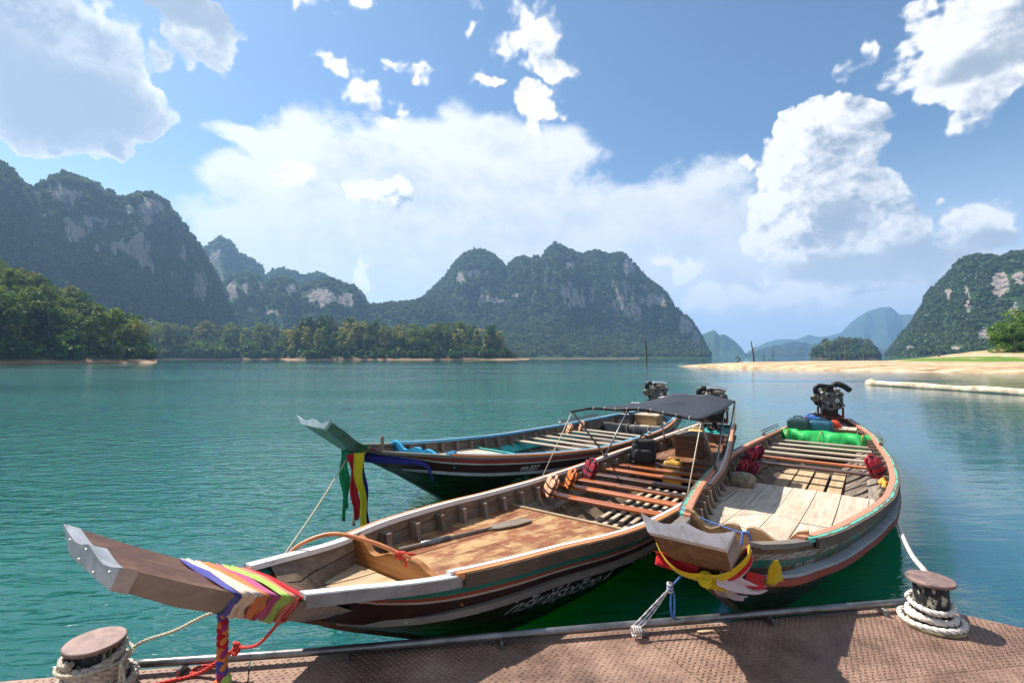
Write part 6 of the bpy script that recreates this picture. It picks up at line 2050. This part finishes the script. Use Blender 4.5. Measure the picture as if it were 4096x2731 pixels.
    for i in range(9):
        a = [Vector((g.uniform(-.2, .2), g.uniform(-.26, .2), g.uniform(.42, .74))) for _ in range(2)]
        c0 = a[0].lerp(a[1], .5) + Vector((g.choice((-.10, .10)), -.06, g.uniform(-.02, .10)))
        mb = MB(); mb.tube(spline([a[0], c0, a[1]], 12), g.choice((.006, .009, .012)), 7); P(mb, 'hose', g.choice((M_RUBBER, M_RUBBER, M_ENGB)), True)
    for i in range(18):
        P(MB().box((g.uniform(-.21, .21), g.uniform(-.29, -.2), g.uniform(.36, .74)), (g.uniform(.03, .08), .05, g.uniform(.03, .07)), .008), 'bracket', g.choice((M_ENG, M_ENG2, M_ENGB)))
    # handle towards the bow, tail shaft aft
    mb = MB(); mb.tube([(-.18, -.1, .19), (-.30, -.55, .27)], .024, 12); P(mb, 'steering_handle', M_PIPE, True)
    mb = MB(); mb.tube([(-.17, -.30, .26), (-.27, -.62, .33), (-.275, -.64, .33)], .0, 3) if False else MB()
    mb.tube([(0, .4, .42), (0, 1.0, .22), (0, 3.0, -.55)], [.045, .032, .028], 12); P(mb, 'tail_shaft', M_PIPE, True)
    mb = MB(); mb.tube([Vector(p) for p in spline([(-.24, -.42, .25), (-.26, -.42, .12), (-.235, -.40, .06), (-.23, -.42, .12), (-.24, -.42, .25)], 16)], .007, 6); P(mb, 'handle_cord', M_ROPE_TAN, True)
    return e
def spline_closed(pts):
    P = [Vector((p[0], p[1], 0)) for p in pts]
    out = []
    n = len(P)
    for i in range(n):
        for j in range(6):
            t = j / 6
            a, b, c, d = P[i - 1], P[i], P[(i + 1) % n], P[(i + 2) % n]
            q = 0.5 * ((2 * b) + (c - a) * t + (2 * a - 5 * b + 4 * c - d) * t * t + (3 * b - a - 3 * c + d) * t ** 3)
            out.append((q.x, q.y))
    return out + [out[0]]
engine(b1, 8.72, .66, .25, 'bronze engine with a chrome pipe behind the black canopy', True)
engine(b2, 7.42, .60, .30, 'bronze engine with a chrome pipe at the stern of the rear boat', True)
engine(b3, 9.95, .64, -.12 + .30, 'tall black engine at the stern of the right boat', False)

# ---------------------------------------------------------------- sandbar, bank, log, stumps, bush on the right
def mat_sand():
    mt, nt, b = material('sandbar')
    pos = nt.n('ShaderNodeNewGeometry').outputs['Position']
    sep = nt.n('ShaderNodeSeparateXYZ'); nt.link(pos, sep.inputs[0])
    mp = nt.n('ShaderNodeMapping'); nt.link(pos, mp.inputs[0]); mp.inputs['Scale'].default_value = (.10, .55, .8)
    n1 = nt.noise(mp.outputs[0], 1.0, 7, .66)
    n2 = nt.noise(pos, .8, 5, .7)
    c = nt.ramp(nt.m('ADD', nt.m('MULTIPLY', n1, .7), nt.m('MULTIPLY', n2, .3)), [(.33, (.12, .070, .036)), (.42, (.30, .185, .095)), (.50, (.47, .335, .19)), (.58, (.57, .46, .31)), (.68, (.68, .61, .50))])
    gr = nt.noise(nt.v('MULTIPLY', pos, (.05, .03, 0)), 1.0, 4, .6)
    k = nt.m('MULTIPLY', nt.mr(gr, .40, .50), nt.mr(nt.m('ADD', sep.outputs[2], nt.m('MULTIPLY', n2, .6)), 1.35, 1.75))
    c = nt.mix(k, c, nt.mix(n2, (.06, .13, .015), (.16, .26, .035)))
    pset(nt, b, color=c, rough=.95, spec=.2, normal=nt.bump(nt.m('ADD', n1, n2), .5, .15))
    return mt
M_SAND = mat_sand()
def sandbar():
    xs = np.concatenate([np.linspace(34, 120, 120), np.linspace(122, 320, 60)])
    ys = np.concatenate([np.linspace(38, 160, 130), np.linspace(163, 320, 50)])
    Xg, Yg = np.meshgrid(xs, ys)
    yn = np.interp(Xg, [34, 38, 44, 46, 53, 68, 100, 320], [122, 116, 100, 88, 73, 64, 50, 20])
    yf = np.interp(Xg, [34, 38, 44, 60, 100, 160, 320], [112, 117, 120, 138, 175, 205, 240])
    nz = fbm(Xg / 9, Yg / 9, 4) - .5
    d = np.minimum(Yg - yn, yf - Yg) + nz * 7
    z = np.where(d > 0, 1.0 * (1 - np.exp(-np.maximum(d, 0) / 9)), d * .08)
    # green bank rising towards the right
    q = Xg / Yg
    rise = np.clip((q - .78) / .30, 0, 1) * np.clip((Yg - 92) / 30, 0, 1)
    z = z + np.where(d > 0, rise * 4.2 * (1 - .5 * nz), 0) + np.where(d > 0, .35 * nz, 0)
    vs = np.stack([Xg.ravel(), Yg.ravel(), z.ravel()], 1)
    n, m = Xg.shape
    i, j = np.meshgrid(range(n - 1), range(m - 1), indexing='ij')
    a = (i * m + j).ravel()
    me = mesh_from('sandbar', vs, np.stack([a, a + 1, a + 1 + m, a + m], 1), True)
    o = link('sandbar', me, M_SAND)
    tag(o, 'low sandy bar with a green bank reaching in from the right', None, None, 'structure')
    def zat(x, y):
        jx = int(np.argmin(abs(xs - x))); iy = int(np.argmin(abs(ys - y)))
        return float(z[iy, jx])
    return zat
zsand = sandbar()
# big leafy bush at the right edge
def bush(p, sc, seed, label, group=None, dense=1.0, kinds=44):
    g = random.Random(seed)
    lobes = []
    for _ in range(kinds):
        a, q = g.uniform(0, 6.28), g.random() ** .5
        h = g.uniform(.4, 5.2) * (1.15 - .45 * q)
        lobes.append((math.cos(a) * q * 3.6, math.sin(a) * q * 3.0, h, g.uniform(.7, 1.25)))
    cm = crown_mesh('crown', lobes, .15, int(520 * dense), seed, .35)
    cm.materials.append(M_BUSH)
    e = empty('leafy_bush', p, g.uniform(0, 6), label, 'bush', group)
    e.scale = (sc,) * 3
    mb = MB()
    for k in range(6):
        L = g.choice(lobes)
        limb_mb(mb, (g.uniform(-.5, .5), g.uniform(-.5, .5), -.3), L[:3], .12, .03, g.random())
    me = mb.mesh('trunk', True); me.materials.append(M_BARK)
    link('stems', me, None, e); link('crown', cm, None, e)
M_BUSH = mat_leaf('bush_foliage', [(.085, .165, .016), (.12, .21, .02), (.15, .22, .025)], .45)
for x, y, sc, sd, lb in ((123, 114, 2.0, 61, 'tall sunlit green bush nearest the right edge'), (116, 112, 1.1, 62, 'lower sunlit bush left of the tall one on the right bank'), (138, 122, 2.0, 63, 'sunlit bush behind the tall one at the right edge')):
    bush((x, y, zsand(x, y) - .1), sc, sd, lb, 'bushes on the right bank')
# floating log
M_LOG = mat_plain('bleached_log', (.56, .44, .31), .9, 0, .45, 1.5, .6)
la, lb_ = at(3470, 1531, .14), at(4120, 1572, .14)
lc = la.lerp(lb_, 2.2)
e = empty('floating_log', la, 0, 'long bleached log floating off the sandbar', 'log')
g = random.Random(4)
pts = [la.lerp(lc, k / 20) - la + Vector((0, g.uniform(-.05, .05), g.uniform(-.03, .03))) for k in range(21)]
rs = [.20 + .06 * g.random() for _ in pts]; rs[0] = .27
mb = MB(); mb.tube(pts, rs, 12); mb.build('trunk', M_LOG, e, True)
mb = MB(); mb.tube([pts[0] + Vector((-.1, 0, .0)), pts[0] + Vector((.25, .02, .12)), pts[0] + Vector((.7, .02, .13))], [.16, .24, .12], 9); mb.build('root_stub', M_LOG, e, True)
# drowned trunks
M_DEAD = mat_plain('dead_wood', (.12, .085, .06), .9, 0, .4, 3, .4)
def dead(x, y0, y1, d, r, label, lean=0.0, bend=0.0, base=0.0):
    b_ = atd(x, y0, d); t_ = atd(x + lean, y1, d)
    b_.z = base - .6
    e = empty('drowned_trunk', (b_.x, b_.y, base), 0, label, 'dead trunk', 'drowned trunks in the lake')
    v = t_ - Vector((b_.x, b_.y, base))
    mb = MB(); mb.tube([Vector(p) for p in spline([(0, 0, -.6), v * .4 + Vector((bend, 0, 0)), v], 10)], list(np.linspace(r, r * .45, 11)), 8); mb.build('trunk', M_DEAD, e, True)
    if r > .12:
        q = v * .55
        mb = MB(); mb.tube([q, q + Vector((r * 4, 0, r * 5))], [r * .4, r * .15], 6); mb.build('branch_stub', M_DEAD, e, True)
def z8(x, y): return 2500 + x * .6786, 1150 + y * .6786
for (x, y0, y1, d, r, lean, bend, lb) in ((122, 455, 298, 152, .42, -3, .3, 'tall drowned trunk with a pale foot, alone in mid-lake'), (760, 440, 316, 200, .45, -12, .2, 'tall leaning drowned trunk beyond the sandbar'), (640, 438, 405, 200, .38, 14, 2.0, 'bent drowned stump lying over beyond the sandbar'),
        (816, 437, 394, 230, .25, 0, .2, 'thin drowned stick right of the leaning trunk'), (870, 437, 360, 230, .22, 1, .1, 'thin straight drowned pole right of the sticks'), (850, 436, 412, 260, .18, 0, 0, 'short thin drowned stick between two poles'),
        (1208, 417, 340, 300, .5, 0, .1, 'brown drowned post left of the islet'), (1300, 416, 374, 300, .75, -3, .1, 'thick dark drowned stump before the islet'), (1262, 418, 404, 300, .4, 4, .2, 'small drowned stump left of the thick dark one'), (1345, 416, 398, 300, .35, 0, 0, 'small drowned peg right of the thick dark stump'),
        (1410, 416, 390, 300, .8, -2, .1, 'broad drowned stump right of the islet trees'), (1662, 420, 402, 300, .3, 3, .2, 'small leaning stump below the right mountain')):
    px_, py_ = z8(x, y0); _, py1 = z8(x, y1)
    dead(px_, py_, py1, d, r, lb, lean, bend)
px_, py_ = z8(1845, 440); _, py1 = z8(1845, 385)
dead(px_, py_, py1, 118, .22, 'grey post standing on the edge of the sandbar', 0, .05, .5)
for i, (fx, fy0, fy1) in enumerate(((90, 832, 797), (430 * .97, 826, 802), (640, 826, 800), (288, 830, 818), (408, 826, 812), (707, 826, 808), (872, 826, 800), (922, 826, 803), (965, 826, 815), (30, 834, 818))):
    lbl = ('pale dead trunk at the water under the leftmost trees', 'slim pale trunk standing left of the bay', 'thin pole before the middle strip of forest', 'short stump at the tip of the left bank', 'small leaning stump inside the bay', 'short pale stake on the point\'s sand', 'pale bare trunk before the wooded point', 'slim bare trunk right of the middle of the point', 'short stake right on the point', 'stump at the far left waterline')[i]
    dd = 200 if fx < 330 else (500 if fx < 650 else 402)
    dead(fx * F2N, fy0 * F2N, fy1 * F2N, dd, .16 if dd < 300 else .3, lbl, 0, .1)
